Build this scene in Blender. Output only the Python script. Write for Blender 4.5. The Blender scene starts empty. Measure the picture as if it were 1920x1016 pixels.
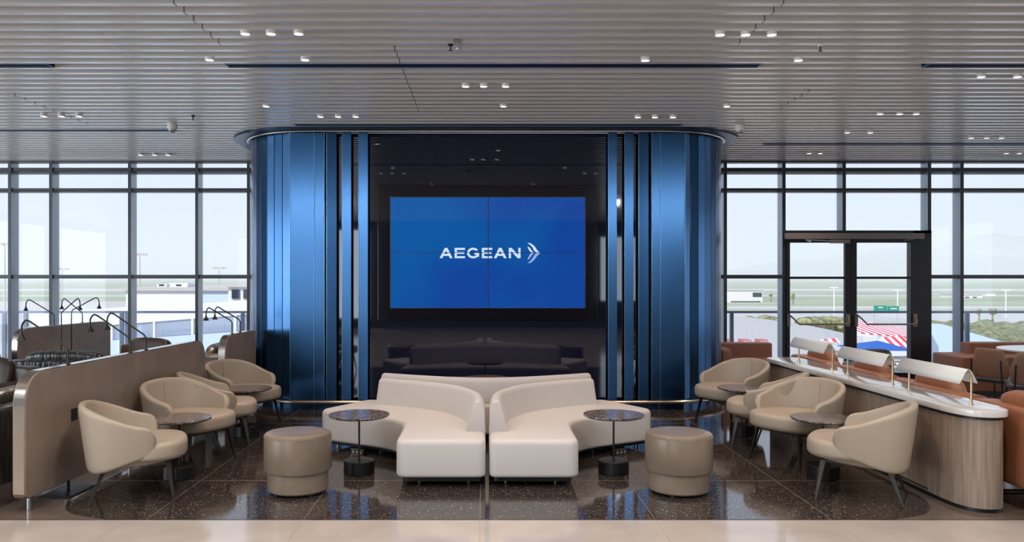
import bpy, bmesh, math, random
from mathutils import Vector, Matrix
random.seed(7)
PI = math.pi
C = bpy.context.scene.collection
F, CX, CY, H = 1560.0, 905.0, 521.0, 1.65      # focal length (px of the 1920 frame), principal point, eye height
def PX(px, d): return (px - CX) * d / F
def PZ(py, d): return H - (py - CY) * d / F
def P(px, py, d): return (PX(px, d), d, PZ(py, d))
def DZ(py, z): return F * (H - z) / (py - CY)    # distance of a point of known height
def lin(c):
    return tuple(((v / 255) / 12.92 if v / 255 <= 0.04045 else ((v / 255 + 0.055) / 1.055) ** 2.4) for v in c)

# ------------------------------------------------------------------ materials
def mat(name, col, rough=0.5, metal=0.0, spec=0.5, emis=None, estr=0.0, coat=0.0, ior=None, sheen=0.0, aniso=0.0):
    m = bpy.data.materials.new(name); m.use_nodes = True
    b = m.node_tree.nodes['Principled BSDF']
    b.inputs['Base Color'].default_value = (*col, 1)
    b.inputs['Roughness'].default_value = rough
    b.inputs['Metallic'].default_value = metal
    b.inputs['Specular IOR Level'].default_value = spec
    b.inputs['Coat Weight'].default_value = coat
    b.inputs['Sheen Weight'].default_value = sheen
    b.inputs['Anisotropic'].default_value = aniso
    if ior: b.inputs['IOR'].default_value = ior
    if emis:
        b.inputs['Emission Color'].default_value = (*emis, 1)
        b.inputs['Emission Strength'].default_value = estr
    return m
def nt(m): return m.node_tree.nodes, m.node_tree.links, m.node_tree.nodes['Principled BSDF']
def tex_coord(m, scale=(1, 1, 1)):
    N, L, b = nt(m)
    tc = N.new('ShaderNodeTexCoord'); mp = N.new('ShaderNodeMapping')
    mp.inputs['Scale'].default_value = scale
    L.new(tc.outputs['Object'], mp.inputs['Vector'])
    return mp.outputs['Vector']
def add_noise_color(m, c1, c2, scale=5, detail=4, mapscale=(1, 1, 1), lo=0.35, hi=0.65, dist=0.0):
    N, L, b = nt(m)
    v = tex_coord(m, mapscale)
    n = N.new('ShaderNodeTexNoise'); n.inputs['Scale'].default_value = scale; n.inputs['Detail'].default_value = detail
    n.inputs['Distortion'].default_value = dist
    L.new(v, n.inputs['Vector'])
    r = N.new('ShaderNodeValToRGB')
    r.color_ramp.elements[0].position = lo; r.color_ramp.elements[1].position = hi
    r.color_ramp.elements[0].color = (*c1, 1); r.color_ramp.elements[1].color = (*c2, 1)
    L.new(n.outputs['Fac'], r.inputs['Fac']); L.new(r.outputs['Color'], b.inputs['Base Color'])
    return r
def add_bump(m, scale=80, strength=0.2, dist=0.002, mapscale=(1, 1, 1), detail=3, distortion=0.0):
    N, L, b = nt(m)
    v = tex_coord(m, mapscale)
    n = N.new('ShaderNodeTexNoise'); n.inputs['Scale'].default_value = scale; n.inputs['Detail'].default_value = detail
    n.inputs['Distortion'].default_value = distortion
    L.new(v, n.inputs['Vector'])
    bp = N.new('ShaderNodeBump'); bp.inputs['Strength'].default_value = strength; bp.inputs['Distance'].default_value = dist
    L.new(n.outputs['Fac'], bp.inputs['Height']); L.new(bp.outputs['Normal'], b.inputs['Normal'])
M = {}
M['sofa'] = mat('ivory_upholstery', (0.50, 0.452, 0.42), 0.62, sheen=0.1); add_bump(M['sofa'], 350, 0.08, 0.001)
M['seam'] = mat('upholstery_seam', (0.30, 0.26, 0.23), 0.8)
M['chair'] = mat('beige_chair_leather', (0.375, 0.298, 0.225), 0.5); add_bump(M['chair'], 60, 0.08, 0.002)
M['ottoman'] = mat('taupe_ottoman_leather', (0.3, 0.24, 0.18), 0.3)
add_noise_color(M['ottoman'], (0.185, 0.137, 0.098), (0.23, 0.172, 0.125), 4, 2); add_bump(M['ottoman'], 14, 0.12, 0.006)
M['bronze'] = mat('bronze_leg_metal', (0.05, 0.042, 0.037), 0.38, 0.7)
M['champagne'] = mat('champagne_leg_metal', (0.42, 0.38, 0.32), 0.38, 0.8)
M['black_metal'] = mat('black_powder_metal', (0.012, 0.011, 0.011), 0.4, 0.2)
M['dark_marble'] = mat('brown_marble', (0.05, 0.035, 0.03), 0.16, spec=0.45)
add_noise_color(M['dark_marble'], (0.05, 0.032, 0.028), (0.34, 0.28, 0.255), 34, 12, lo=0.42, hi=0.72, dist=1.6)
M['white_marble'] = mat('white_marble', (0.6, 0.56, 0.53), 0.07, spec=0.7)
add_noise_color(M['white_marble'], (0.62, 0.59, 0.56), (0.50, 0.45, 0.42), 2.5, 6, lo=0.5, hi=0.8, dist=1.5)
M['oak'] = mat('grey_oak_veneer', (0.2, 0.15, 0.11), 0.5)
add_noise_color(M['oak'], (0.20, 0.14, 0.105), (0.33, 0.25, 0.19), 9, 6, (6, 6, 0.25), 0.3, 0.7)
M['brass'] = mat('brass_tube', (0.62, 0.49, 0.30), 0.25, 1.0)
M['gold_trim'] = mat('gold_floor_trim', (0.62, 0.50, 0.38), 0.25, 1.0)
M['lamp_white'] = mat('white_enamel_shade', (0.62, 0.62, 0.60), 0.45)
M['panel'] = mat('taupe_leather_screen', (0.24, 0.185, 0.15), 0.5)
add_noise_color(M['panel'], (0.225, 0.172, 0.14), (0.27, 0.21, 0.172), 5, 4); add_bump(M['panel'], 150, 0.06, 0.001)
M['nickel'] = mat('brushed_champagne_edge', (0.72, 0.66, 0.58), 0.17, 1.0)
M['black_leather'] = mat('black_leather', (0.022, 0.018, 0.017), 0.33, spec=0.6); add_bump(M['black_leather'], 7, 0.9, 0.03, (3.0, 1, 0.6), 2, 0.6)
M['espresso_leather'] = mat('espresso_leather', (0.06, 0.036, 0.025), 0.38, spec=0.5); add_bump(M['espresso_leather'], 8, 0.3, 0.012)
M['cognac'] = mat('cognac_leather', (0.30, 0.115, 0.055), 0.42); add_bump(M['cognac'], 7, 0.45, 0.02)
M['cognac_flat'] = mat('cognac_banquette_leather', (0.27, 0.105, 0.06), 0.5); add_bump(M['cognac_flat'], 30, 0.06, 0.002)
M['walnut'] = mat('walnut_shell', (0.30, 0.165, 0.11), 0.4)
M['navy_seat'] = mat('navy_seat_pad', (0.05, 0.06, 0.09), 0.5)
M['frame'] = mat('dark_aluminium_frame', (0.05, 0.052, 0.06), 0.4, 0.3)
M['frame_door'] = mat('door_aluminium_frame', (0.02, 0.019, 0.022), 0.4, 0.2)
M['mullion'] = mat('daylit_aluminium', (0.34, 0.38, 0.44), 0.3, 0.3)  # fin sides: pale blue of reflected daylight put into the colour
M['closer'] = mat('taupe_door_closer', (0.25, 0.21, 0.19), 0.45, 0.3)
M['steel'] = mat('satin_steel', (0.55, 0.54, 0.52), 0.3, 1.0)
M['blue_metal'] = mat('blue_anodised_metal', (0.022, 0.085, 0.195), 0.24, 0.92, coat=0.3)
M['blue_metal'].node_tree.nodes['Principled BSDF'].inputs['Coat Roughness'].default_value = 0.22
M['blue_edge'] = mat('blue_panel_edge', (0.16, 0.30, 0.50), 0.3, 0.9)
M['navy'] = mat('navy_canopy_metal', (0.012, 0.03, 0.07), 0.35, 0.6)
M['recess'] = mat('dark_recess', (0.006, 0.006, 0.01), 0.6)
M['glass_wall'] = mat('navy_back_painted_glass', (0.005, 0.007, 0.022), 0.03, ior=1.8)
M['tv_black'] = mat('black_glass_bezel', (0.004, 0.004, 0.008), 0.06, ior=1.6)
M['tv_line'] = mat('screen_bezel_line', (0.004, 0.006, 0.03), 0.5)
M['white_fixture'] = mat('white_light_housing', (0.72, 0.70, 0.68), 0.4)
M['dome_glass'] = mat('smoked_dome', (0.35, 0.34, 0.33), 0.1, 0.3)
M['lens'] = mat('spotlight_lens', (0.9, 0.85, 0.75), 0.3, emis=(1.0, 0.93, 0.82), estr=6.0)
M['ceiling'] = mat('ceiling_baffle', (0.56, 0.545, 0.53), 0.3, spec=0.8, coat=1.0)
M['ceiling'].node_tree.nodes['Principled BSDF'].inputs['Coat Roughness'].default_value = 0.2
M['ceiling_back'] = mat('ceiling_void', (0.03, 0.03, 0.03), 0.9)
M['slot'] = mat('air_slot_metal', (0.012, 0.018, 0.045), 0.4, 0.5)
M['slot_edge'] = mat('air_slot_frame', (0.10, 0.13, 0.2), 0.4, 0.6)
M['wall_dark'] = mat('dark_wood_wall', (0.07, 0.055, 0.05), 0.6)
M['wall_warm'] = mat('warm_plaster', (0.30, 0.24, 0.2), 0.7)
M['joint'] = mat('floor_joint_strip', (0.26, 0.2, 0.16), 0.35, 0.3)
M['joint_dark'] = mat('stone_joint', (0.3, 0.23, 0.18), 0.5)
M['table_white'] = mat('white_laminate', (0.62, 0.64, 0.66), 0.15)
M['socket'] = mat('black_socket', (0.01, 0.01, 0.01), 0.45)

# terrazzo
m = mat('brown_terrazzo', (0.03, 0.022, 0.018), 0.07, spec=0.55); M['terrazzo'] = m
N, L, b = nt(m)
v = tex_coord(m)
base = N.new('ShaderNodeTexNoise'); base.inputs['Scale'].default_value = 90; base.inputs['Detail'].default_value = 5; L.new(v, base.inputs['Vector'])
br = N.new('ShaderNodeValToRGB'); br.color_ramp.elements[0].position = 0.4; br.color_ramp.elements[1].position = 0.7
br.color_ramp.elements[0].color = (0.020, 0.015, 0.013, 1); br.color_ramp.elements[1].color = (0.062, 0.046, 0.038, 1)
L.new(base.outputs['Fac'], br.inputs['Fac'])
cur = br.outputs['Color']
for sc_, th, keep, col in ((60, 0.28, 0.90, (0.42, 0.36, 0.31, 1)), (120, 0.36, 0.80, (0.25, 0.2, 0.17, 1)), (36, 0.16, 0.93, (0.55, 0.5, 0.45, 1))):
    vo = N.new('ShaderNodeTexVoronoi'); vo.inputs['Scale'].default_value = sc_; L.new(v, vo.inputs['Vector'])
    lt = N.new('ShaderNodeMath'); lt.operation = 'LESS_THAN'; lt.inputs[1].default_value = th; L.new(vo.outputs['Distance'], lt.inputs[0])
    sp = N.new('ShaderNodeSeparateColor'); L.new(vo.outputs['Color'], sp.inputs[0])
    gt = N.new('ShaderNodeMath'); gt.operation = 'GREATER_THAN'; gt.inputs[1].default_value = keep; L.new(sp.outputs[0], gt.inputs[0])
    mu = N.new('ShaderNodeMath'); mu.operation = 'MULTIPLY'; L.new(lt.outputs[0], mu.inputs[0]); L.new(gt.outputs[0], mu.inputs[1])
    mx = N.new('ShaderNodeMix'); mx.data_type = 'RGBA'; L.new(mu.outputs[0], mx.inputs['Factor']); L.new(cur, mx.inputs['A']); mx.inputs['B'].default_value = col
    cur = mx.outputs['Result']
L.new(cur, b.inputs['Base Color'])
M['walkway'] = mat('cream_stone', (0.55, 0.46, 0.39), 0.09); add_noise_color(M['walkway'], (0.38, 0.325, 0.285), (0.44, 0.375, 0.33), 3, 6)
M['taupe_floor'] = mat('taupe_stone', (0.13, 0.095, 0.075), 0.12); add_noise_color(M['taupe_floor'], (0.12, 0.085, 0.066), (0.16, 0.115, 0.09), 5, 6)

def glass_mat(name, tint, refl=1.0):
    m = bpy.data.materials.new(name); m.use_nodes = True
    N, L = m.node_tree.nodes, m.node_tree.links
    N.remove(N['Principled BSDF'])
    out = [n for n in N if n.type == 'OUTPUT_MATERIAL'][0]
    t = N.new('ShaderNodeBsdfTransparent'); t.inputs[0].default_value = (*tint, 1)
    g = N.new('ShaderNodeBsdfGlossy'); g.inputs['Roughness'].default_value = 0.0
    fr = N.new('ShaderNodeFresnel'); fr.inputs['IOR'].default_value = 1.45
    mx = N.new('ShaderNodeMixShader'); ml = N.new('ShaderNodeMath'); ml.operation = 'MULTIPLY'; ml.inputs[1].default_value = refl
    L.new(fr.outputs[0], ml.inputs[0]); L.new(ml.outputs[0], mx.inputs[0]); L.new(t.outputs[0], mx.inputs[1]); L.new(g.outputs[0], mx.inputs[2])
    L.new(mx.outputs[0], out.inputs['Surface'])
    return m
M['glass'] = glass_mat('window_glass', (0.985, 0.975, 1.0), 0.3)
M['rail_glass'] = glass_mat('balustrade_glass', (0.96, 0.975, 0.99), 0.5)

# ------------------------------------------------------------------ mesh helpers
class MB:
    def __init__(s): s.v = []; s.f = []
    def add(s, vs, fs):
        o = len(s.v); s.v += [tuple(p) for p in vs]; s.f += [tuple(i + o for i in f) for f in fs]; return s
    def box(s, x0, x1, y0, y1, z0, z1):
        return s.add([(x0, y0, z0), (x1, y0, z0), (x1, y1, z0), (x0, y1, z0), (x0, y0, z1), (x1, y0, z1), (x1, y1, z1), (x0, y1, z1)],
                     [(0, 3, 2, 1), (4, 5, 6, 7), (0, 1, 5, 4), (1, 2, 6, 5), (2, 3, 7, 6), (3, 0, 4, 7)])
    def loft(s, rings, cap0=True, cap1=True, closed=True):
        n = len(rings[0]); vs = [p for r in rings for p in r]; fs = []
        for i in range(len(rings) - 1):
            for j in range(n if closed else n - 1):
                a = i * n + j; b_ = i * n + (j + 1) % n
                fs.append((a, b_, b_ + n, a + n))
        if cap0: fs.append(tuple(range(n))[::-1])
        if cap1: fs.append(tuple((len(rings) - 1) * n + j for j in range(n)))
        return s.add(vs, fs)
    def tube(s, pts, r, n=10, r1=None, caps=True):
        pts = [Vector(p) for p in pts]; rings = []
        up = None
        for i, p in enumerate(pts):
            t = (pts[min(i + 1, len(pts) - 1)] - pts[max(i - 1, 0)]).normalized()
            if up is None:
                up = Vector((0, 0, 1)) if abs(t.z) < 0.9 else Vector((1, 0, 0))
            a = t.cross(up).normalized(); b_ = t.cross(a).normalized(); up = -b_ if False else up
            a2 = (up - t * up.dot(t)).normalized(); up = a2; b_ = t.cross(a2)
            rr = r if r1 is None else r + (r1 - r) * i / (len(pts) - 1)
            rings.append([p + a2 * rr * math.cos(2 * PI * k / n) + b_ * rr * math.sin(2 * PI * k / n) for k in range(n)])
        return s.loft(rings, caps, caps)
    def lathe(s, prof, c=(0, 0, 0), n=40):
        rings = [[(c[0] + r * math.cos(2 * PI * k / n), c[1] + r * math.sin(2 * PI * k / n), c[2] + z) for k in range(n)] for r, z in prof]
        return s.loft(rings)
    def torus(s, R, r, c=(0, 0, 0), n=48, k=8):
        vs = []; fs = []
        for i in range(n):
            for j in range(k):
                a = 2 * PI * i / n; b_ = 2 * PI * j / k
                vs.append((c[0] + (R + r * math.cos(b_)) * math.cos(a), c[1] + (R + r * math.cos(b_)) * math.sin(a), c[2] + r * math.sin(b_)))
                fs.append((i * k + j, ((i + 1) % n) * k + j, ((i + 1) % n) * k + (j + 1) % k, i * k + (j + 1) % k))
        return s.add(vs, fs)
    def puff(s, c, size, e=0.35, nu=28, nv=14, rot=0, tilt=0):
        def pw(x, e): return math.copysign(abs(x) ** e, x)
        vs = []; fs = []
        R = Matrix.Rotation(rot, 3, 'Z') @ Matrix.Rotation(tilt, 3, 'X')
        for i in range(nv + 1):
            v_ = -PI / 2 + PI * i / nv
            for j in range(nu):
                u = 2 * PI * j / nu
                q = Vector((size[0] / 2 * pw(math.cos(v_), e) * pw(math.cos(u), e), size[1] / 2 * pw(math.cos(v_), e) * pw(math.sin(u), e), size[2] / 2 * pw(math.sin(v_), e)))
                vs.append(R @ q + Vector(c))
        for i in range(nv):
            for j in range(nu):
                fs.append((i * nu + j, i * nu + (j + 1) % nu, (i + 1) * nu + (j + 1) % nu, (i + 1) * nu + j))
        return s.add(vs, fs)
    def slab(s, outline, z0, z1, r=0.03, rb=None, k=5, crown=0.0):
        rb = r if rb is None else rb
        area = sum(outline[i][0] * outline[(i + 1) % len(outline)][1] - outline[(i + 1) % len(outline)][0] * outline[i][1] for i in range(len(outline)))
        if area < 0: outline = outline[::-1]
        n = len(outline); P_ = [Vector(p[:2]) for p in outline]; nr = []
        for i in range(n):
            e1 = (P_[i] - P_[i - 1]).normalized(); e2 = (P_[(i + 1) % n] - P_[i]).normalized()
            t = (e1 + e2)
            t = t.normalized() if t.length > 1e-6 else e1
            nn = Vector((-t.y, t.x)); nr.append(nn / max(0.5, math.sqrt(max(0.0, (1 + e1.dot(e2)) / 2))))
        rings = []
        def ring(ins, z): rings.append([(P_[i].x + nr[i].x * ins, P_[i].y + nr[i].y * ins, z) for i in range(n)])
        if rb > 0:
            for q in range(k + 1):
                a = PI / 2 * q / k; ring(rb * (1 - math.sin(a)), z0 + rb * (1 - math.cos(a)))
        else: ring(0, z0)
        if r > 0:
            for q in range(k + 1):
                a = PI / 2 * q / k; ring(r * (1 - math.cos(a)), z1 - r + r * math.sin(a))
        else: ring(0, z1)
        if crown:
            cxy = sum(P_, Vector((0, 0))) / n; last = rings[-1]
            for f_ in (0.85, 0.65, 0.4, 0.15):
                rings.append([(cxy.x + (p[0] - cxy.x) * f_, cxy.y + (p[1] - cxy.y) * f_, z1 + crown * (1 - f_ * f_)) for p in last])
        return s.loft(rings)
    def grid(s, rows):
        n = len(rows[0]); vs = [p for r in rows for p in r]; fs = []
        for i in range(len(rows) - 1):
            for j in range(n - 1):
                fs.append((i * n + j, i * n + j + 1, (i + 1) * n + j + 1, (i + 1) * n + j))
        return s.add(vs, fs)
    def build(s, name, m, parent=None, smooth=True, bevel=0, angle=35, solid=0, sub=0, tf=None):
        me = bpy.data.meshes.new(name)
        vs = s.v if tf is None else [tf @ Vector(p) for p in s.v]
        me.from_pydata([tuple(p) for p in vs], [], s.f); me.update()
        bm = bmesh.new(); bm.from_mesh(me); bmesh.ops.remove_doubles(bm, verts=bm.verts, dist=1e-6)
        bmesh.ops.recalc_face_normals(bm, faces=bm.faces); bm.to_mesh(me); bm.free()
        if smooth:
            me.polygons.foreach_set('use_smooth', [True] * len(me.polygons)); me.set_sharp_from_angle(angle=math.radians(angle))
        me.materials.append(m if not isinstance(m, str) else M[m])
        o = bpy.data.objects.new(name, me); C.objects.link(o)
        if parent is not None: o.parent = parent
        if solid:
            md = o.modifiers.new('solid', 'SOLIDIFY'); md.thickness = solid; md.offset = 0
        if bevel:
            md = o.modifiers.new('bevel', 'BEVEL'); md.width = bevel; md.segments = 2; md.limit_method = 'ANGLE'; md.angle_limit = math.radians(40)
        if sub:
            md = o.modifiers.new('sub', 'SUBSURF'); md.levels = sub; md.render_levels = sub
        return o
def fillet(pts, n=6):
    out = []; k = len(pts)
    for i in range(k):
        p0 = Vector(pts[i - 1][:2]); p1 = Vector(pts[i][:2]); p2 = Vector(pts[(i + 1) % k][:2]); r = pts[i][2] if len(pts[i]) > 2 else 0
        if r <= 0: out.append((p1.x, p1.y)); continue
        a = p1 + (p0 - p1).normalized() * min(r, (p0 - p1).length * 0.49); b_ = p1 + (p2 - p1).normalized() * min(r, (p2 - p1).length * 0.49)
        for q in range(n + 1):
            t = q / n; p = a * (1 - t) ** 2 + p1 * 2 * t * (1 - t) + b_ * t * t; out.append((p.x, p.y))
    return out
def spline(pts, n=6):
    pts = [Vector(p) for p in pts]; out = []
    for i in range(len(pts) - 1):
        p0 = pts[max(i - 1, 0)]; p1 = pts[i]; p2 = pts[i + 1]; p3 = pts[min(i + 2, len(pts) - 1)]
        for q in range(n):
            t = q / n
            out.append(0.5 * ((2 * p1) + (p2 - p0) * t + (2 * p0 - 5 * p1 + 4 * p2 - p3) * t * t + (3 * p1 - p0 - 3 * p2 + p3) * t ** 3))
    out.append(pts[-1]); return out
def tag(o, label=None, cat=None, group=None, kind=None):
    if label: o['label'] = label
    if cat: o['category'] = cat
    if group: o['group'] = group
    if kind: o['kind'] = kind
    return o
def thing(name, label, cat, loc=(0, 0, 0), rot=0, group=None, kind=None):
    o = bpy.data.objects.new(name, None); C.objects.link(o); o.location = loc; o.rotation_euler = (0, 0, rot); o.empty_display_size = 0.1
    return tag(o, label, cat, group, kind)
def copy_tree(o, parent=None):
    c = o.copy(); C.objects.link(c); c.parent = parent
    for ch in [x for x in bpy.data.objects if x.parent == o]: copy_tree(ch, c)
    return c
def dup(o, label, loc, rot=None):
    c = copy_tree(o); c['label'] = label; c.location = loc
    if rot is not None: c.rotation_euler = (0, 0, rot)
    return c
def struct(mb, name, m, parent=None, **k):
    o = mb.build(name, m, parent, **k)
    if parent is None: o['kind'] = 'structure'
    return o

# ------------------------------------------------------------------ room shell
ZC = 3.52
YW = 13.50                       # window wall
XL, XR, YB = -14.0, 14.0, -6.5
struct(MB().box(XL, XR, YB, YW + 0.15, -0.3, 0), 'floor', 'taupe_floor', smooth=False)
FE = 5.67
struct(MB().box(XL, XR, YB + 0.01, FE, 0.0, 0.002), 'floor_walkway', 'walkway', smooth=False)
TL, TR = -3.08, 3.30
outl = fillet([(TL, FE + 0.004, 0.72), (TR, FE + 0.004, 0.72), (TR, 13.2, 0), (TL, 13.2, 0)], 12)
struct(MB().slab(outl, 0.0, 0.002, 0, 0), 'floor_terrazzo', 'terrazzo', smooth=False)
g = MB()
ring_pts = fillet([(TL, FE + 0.004, 0.72), (TR, FE + 0.004, 0.72), (TR, 13.2, 0), (TL, 13.2, 0)], 12)
half = ring_pts
for i in range(len(half)):
    a = Vector(half[i]); b_ = Vector(half[(i + 1) % len(half)])
    if (a - b_).length < 1e-4: continue
    if abs(a.y - b_.y) < 1e-6 and abs(a.y - FE - 0.004) < 1e-4: continue
    if a.y > 13.1 and b_.y > 13.1: continue
    nrm = Vector((-(b_ - a).y, (b_ - a).x)).normalized() * 0.005
    g.add([(*(a + nrm), 0.0035), (*(b_ + nrm), 0.0035), (*(b_ - nrm), 0.0035), (*(a - nrm), 0.0035)], [(0, 1, 2, 3)])
tr = struct(g, 'trim_1', 'gold_trim', smooth=False)
j = MB()
for px in (274, 569, 900, 1229, 1560):
    x = PX(px, FE); j.box(x - 0.002, x + 0.002, FE + 0.01, 13.1, 0.0015, 0.0028)
for y in (6.765, 9.43): j.box(TL + 0.02, TR - 0.02, y - 0.0025, y + 0.0025, 0.0015, 0.0028)
struct(j, 'trim_2', 'joint', smooth=False)
j = MB()
for px in (238, 569, 900, 1229, 1560):
    x = PX(px, FE); j.box(x - 0.0015, x + 0.0015, YB + 0.1, FE, 0.002, 0.0026)
for y in (4.4, 3.2, 2.0, 0.8, -0.4, -1.6): j.box(XL + .1, XR - .1, y - 0.0015, y + 0.0015, 0.002, 0.0026)
struct(j, 'trim_3', 'joint_dark', smooth=False)
struct(MB().box(XL, XR, FE - 0.006, FE + 0.006, 0.001, 0.0032), 'trim_4', 'black_metal', smooth=False)

# ceiling of baffles, slots left free for the air diffusers
pitch = 0.192
dif = [(PX(425, 7.33), PX(1425, 7.33), 7.33), (-9.0, PX(95, 7.33), 7.33), (PX(1735, 7.33), 9.0, 7.33),
       (PX(553, 10.15), PX(1278, 10.15), 10.15), (-9.5, PX(325, 10.55), 10.55), (PX(1430, 11.65), 9.5, 11.65)]
cb = MB(); ys = []
y = 7.33 + pitch / 2
while y < YW - 0.05: ys.append(y); y += pitch
y = 7.33 - pitch / 2
while y > YB + 0.1: ys.append(y); y -= pitch
for y in sorted(ys):
    cb.box(XL, XR, y - 0.03, y + 0.03, ZC, ZC + 0.12)
struct(cb, 'ceiling', 'ceiling', smooth=False)
struct(MB().box(XL, XR, YB, YW + 0.2, ZC + 0.12, ZC + 0.25), 'ceiling_slab', 'ceiling', smooth=False)
# baffle joints
jt = MB()
def ceil_joint(x, y0, y1):
    for y in ys:
        if y0 < y < y1: jt.box(x - 0.003, x + 0.003, y - 0.031, y + 0.031, ZC - 0.0008, ZC + 0.10)
for px, py0, py1 in ((358, 0, 72), (1440, 0, 72), (748, 92, 210), (150, 180, 232), (1500, 168, 205)):
    if px == 358: ceil_joint(PX(358, 6.0), 5.2, 6.7)
    if px == 1440: ceil_joint(PX(1438, 6.0), 5.2, 6.7)
    if px == 748: ceil_joint(PX(757, 7.6), 6.8, 9.4)
    if px == 150: ceil_joint(PX(90, 9.2), 8.4, 10.2)
    if px == 1500: ceil_joint(PX(1500, 8.6), 8.3, 9.2)
struct(jt, 'trim_5', 'ceiling_back', smooth=False)
def side_word(i, n): return {2: ('left', 'right'), 3: ('left', 'middle', 'right')}[n][i]
dl = ['long dark linear air diffuser in the ceiling in front of the blue wall', 'dark linear air diffuser cut by the left photo edge',
      'dark linear air diffuser at the right photo edge above a spotlight pair', 'long dark air diffuser right above the navy canopy of the blue wall',
      'thin dark air diffuser behind the left dome camera', 'thin dark air diffuser near the windows on the right side']
for (x0, x1, y), lb in zip(dif, dl):
    t = thing('linear_air_diffuser', lb, 'air vent', ((x0 + x1) / 2, y, ZC), 0, 'linear air diffusers in the slatted ceiling'); w = (x1 - x0) / 2
    MB().box(-w, w, -0.062, 0.062, 0.012, 0.03).build('back_plate', 'slot', t, smooth=False)
    MB().box(-w, w, -0.064, -0.054, -0.004, 0.03).box(-w, w, 0.054, 0.064, -0.004, 0.03).box(-w, -w + 0.012, -0.054, 0.054, -0.004, 0.03).box(w - 0.012, w, -0.054, 0.054, -0.004, 0.03).build('frame', 'slot_edge', t, smooth=False)
    MB().box(-w + 0.02, w - 0.02, -0.022, -0.016, -0.002, 0.012).box(-w + 0.02, w - 0.02, 0.016, 0.022, -0.002, 0.012).build('blade', 'slot', t, smooth=False)

# walls out of the frame (they shape the light and the reflections)
def wall_with_holes(name, axis, pos, a0, a1, holes, m, zt=ZC + 0.12):
    w = MB(); cuts = sorted(holes); cur = a0
    def bx(u0, u1, z0, z1):
        if axis == 'y': w.box(u0, u1, pos - 0.1, pos + 0.1, z0, z1)
        else: w.box(pos - 0.1, pos + 0.1, u0, u1, z0, z1)
    for h0, h1, z0, z1 in cuts:
        bx(cur, h0, 0, zt); bx(h0, h1, 0, z0); bx(h0, h1, z1, zt); cur = h1
    bx(cur, a1, 0, zt)
    return struct(w, name, m, smooth=False)
wall_with_holes('wall_rear', 'y', YB - 0.1, XL, XR, [(-9.8, -7.1, 0.3, 3.25), (-6.8, -3.75, 0.3, 3.25), (3.9, 5.6, 0.9, 3.0)], 'wall_dark')
wall_with_holes('wall_left', 'x', XL - 0.1, YB, YW + 0.1, [(-4, 0, 0.3, 3.3), (0.3, 5, 0.3, 3.3), (5.3, 10, 0.3, 3.3)], 'wall_warm')
wall_with_holes('wall_right', 'x', XR + 0.1, YB, YW + 0.1, [(1.0, 4.0, 0.3, 3.2), (8.0, 12.0, 0.3, 3.2)], 'wall_warm')

# ------------------------------------------------------------------ window wall
ZT = ZC - 0.005
D0 = YW - 0.23
lx = [PX(v, D0) for v in (15, 92, 240, 366, 463)]
rx = [PX(v, D0) for v in (1363, 1473, 1586, 1746, 1807)]
wn = [0]
def mull(px_, side, parent, nm='window_mullion', m='mullion', z0=0.0):
    # side -1: on the left of the view, the fin lies to the right of its edge
    x0, x1 = (px_, px_ + 0.045) if side < 0 else (px_ - 0.05, px_)
    MB().box(x0, x1, D0 + 0.006, YW, z0, ZT).build(nm, m, parent, smooth=False)
    MB().box(x0 - 0.001, x1 + 0.001, D0, D0 + 0.006, z0, ZT).build('window_face', 'frame', parent, smooth=False)
def bay(x0, x1, side, z0=0.0, mulls=True, low=True):
    wn[0] += 1
    t = thing('window_%d' % wn[0], None, None, (0, 0, 0), kind='structure')
    if mulls: mull(x0 if side < 0 else x1, side, t)
    tb = MB()
    for zc, hh in ((PZ(317.5, D0), 0.03), (PZ(324, D0), 0.006), (PZ(354.5, D0), 0.018), (PZ(359, D0), 0.006)) + (((PZ(518.7, D0), 0.03),) if low else ()):
        tb.box(x0, x1, D0 + 0.03, YW - 0.04, zc - hh, zc + hh)
    tb.box(x0, x1, D0 + 0.03, YW - 0.04, ZT - 0.02, ZT)
    if low: tb.box(x0, x1, D0 + 0.03, YW - 0.02, 0.0, 0.12)
    tb.build('window_transom', 'frame', t, smooth=False)
    MB().box(x0, x1, YW - 0.085, YW - 0.075, z0, ZT).build('window_pane', 'glass', t, smooth=False)
    return t
xs = [-13.98, -12.6, -11.2, -9.9, lx[0] - 1.28] + lx
for i in range(len(xs) - 1): bay(xs[i], xs[i + 1], -1)
bay(lx[-1], 0.0, -1)
bay(0.0, rx[0], 1)
bay(rx[0], rx[1], 1)
HD = PZ(432, D0)                  # top of the door head
for a, b_ in ((rx[1], rx[2]), (rx[2], rx[3])):
    t = bay(a, b_, 1, z0=HD, mulls=False, low=False)
    mull(b_, 1, t, z0=HD if b_ == rx[2] else 0.0)
bay(rx[3], rx[4], 1)
xr = [rx[4], rx[4] + 1.4, rx[4] + 2.8, rx[4] + 4.2, 13.98]
for i in range(4): bay(xr[i], xr[i + 1], 1)
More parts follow.
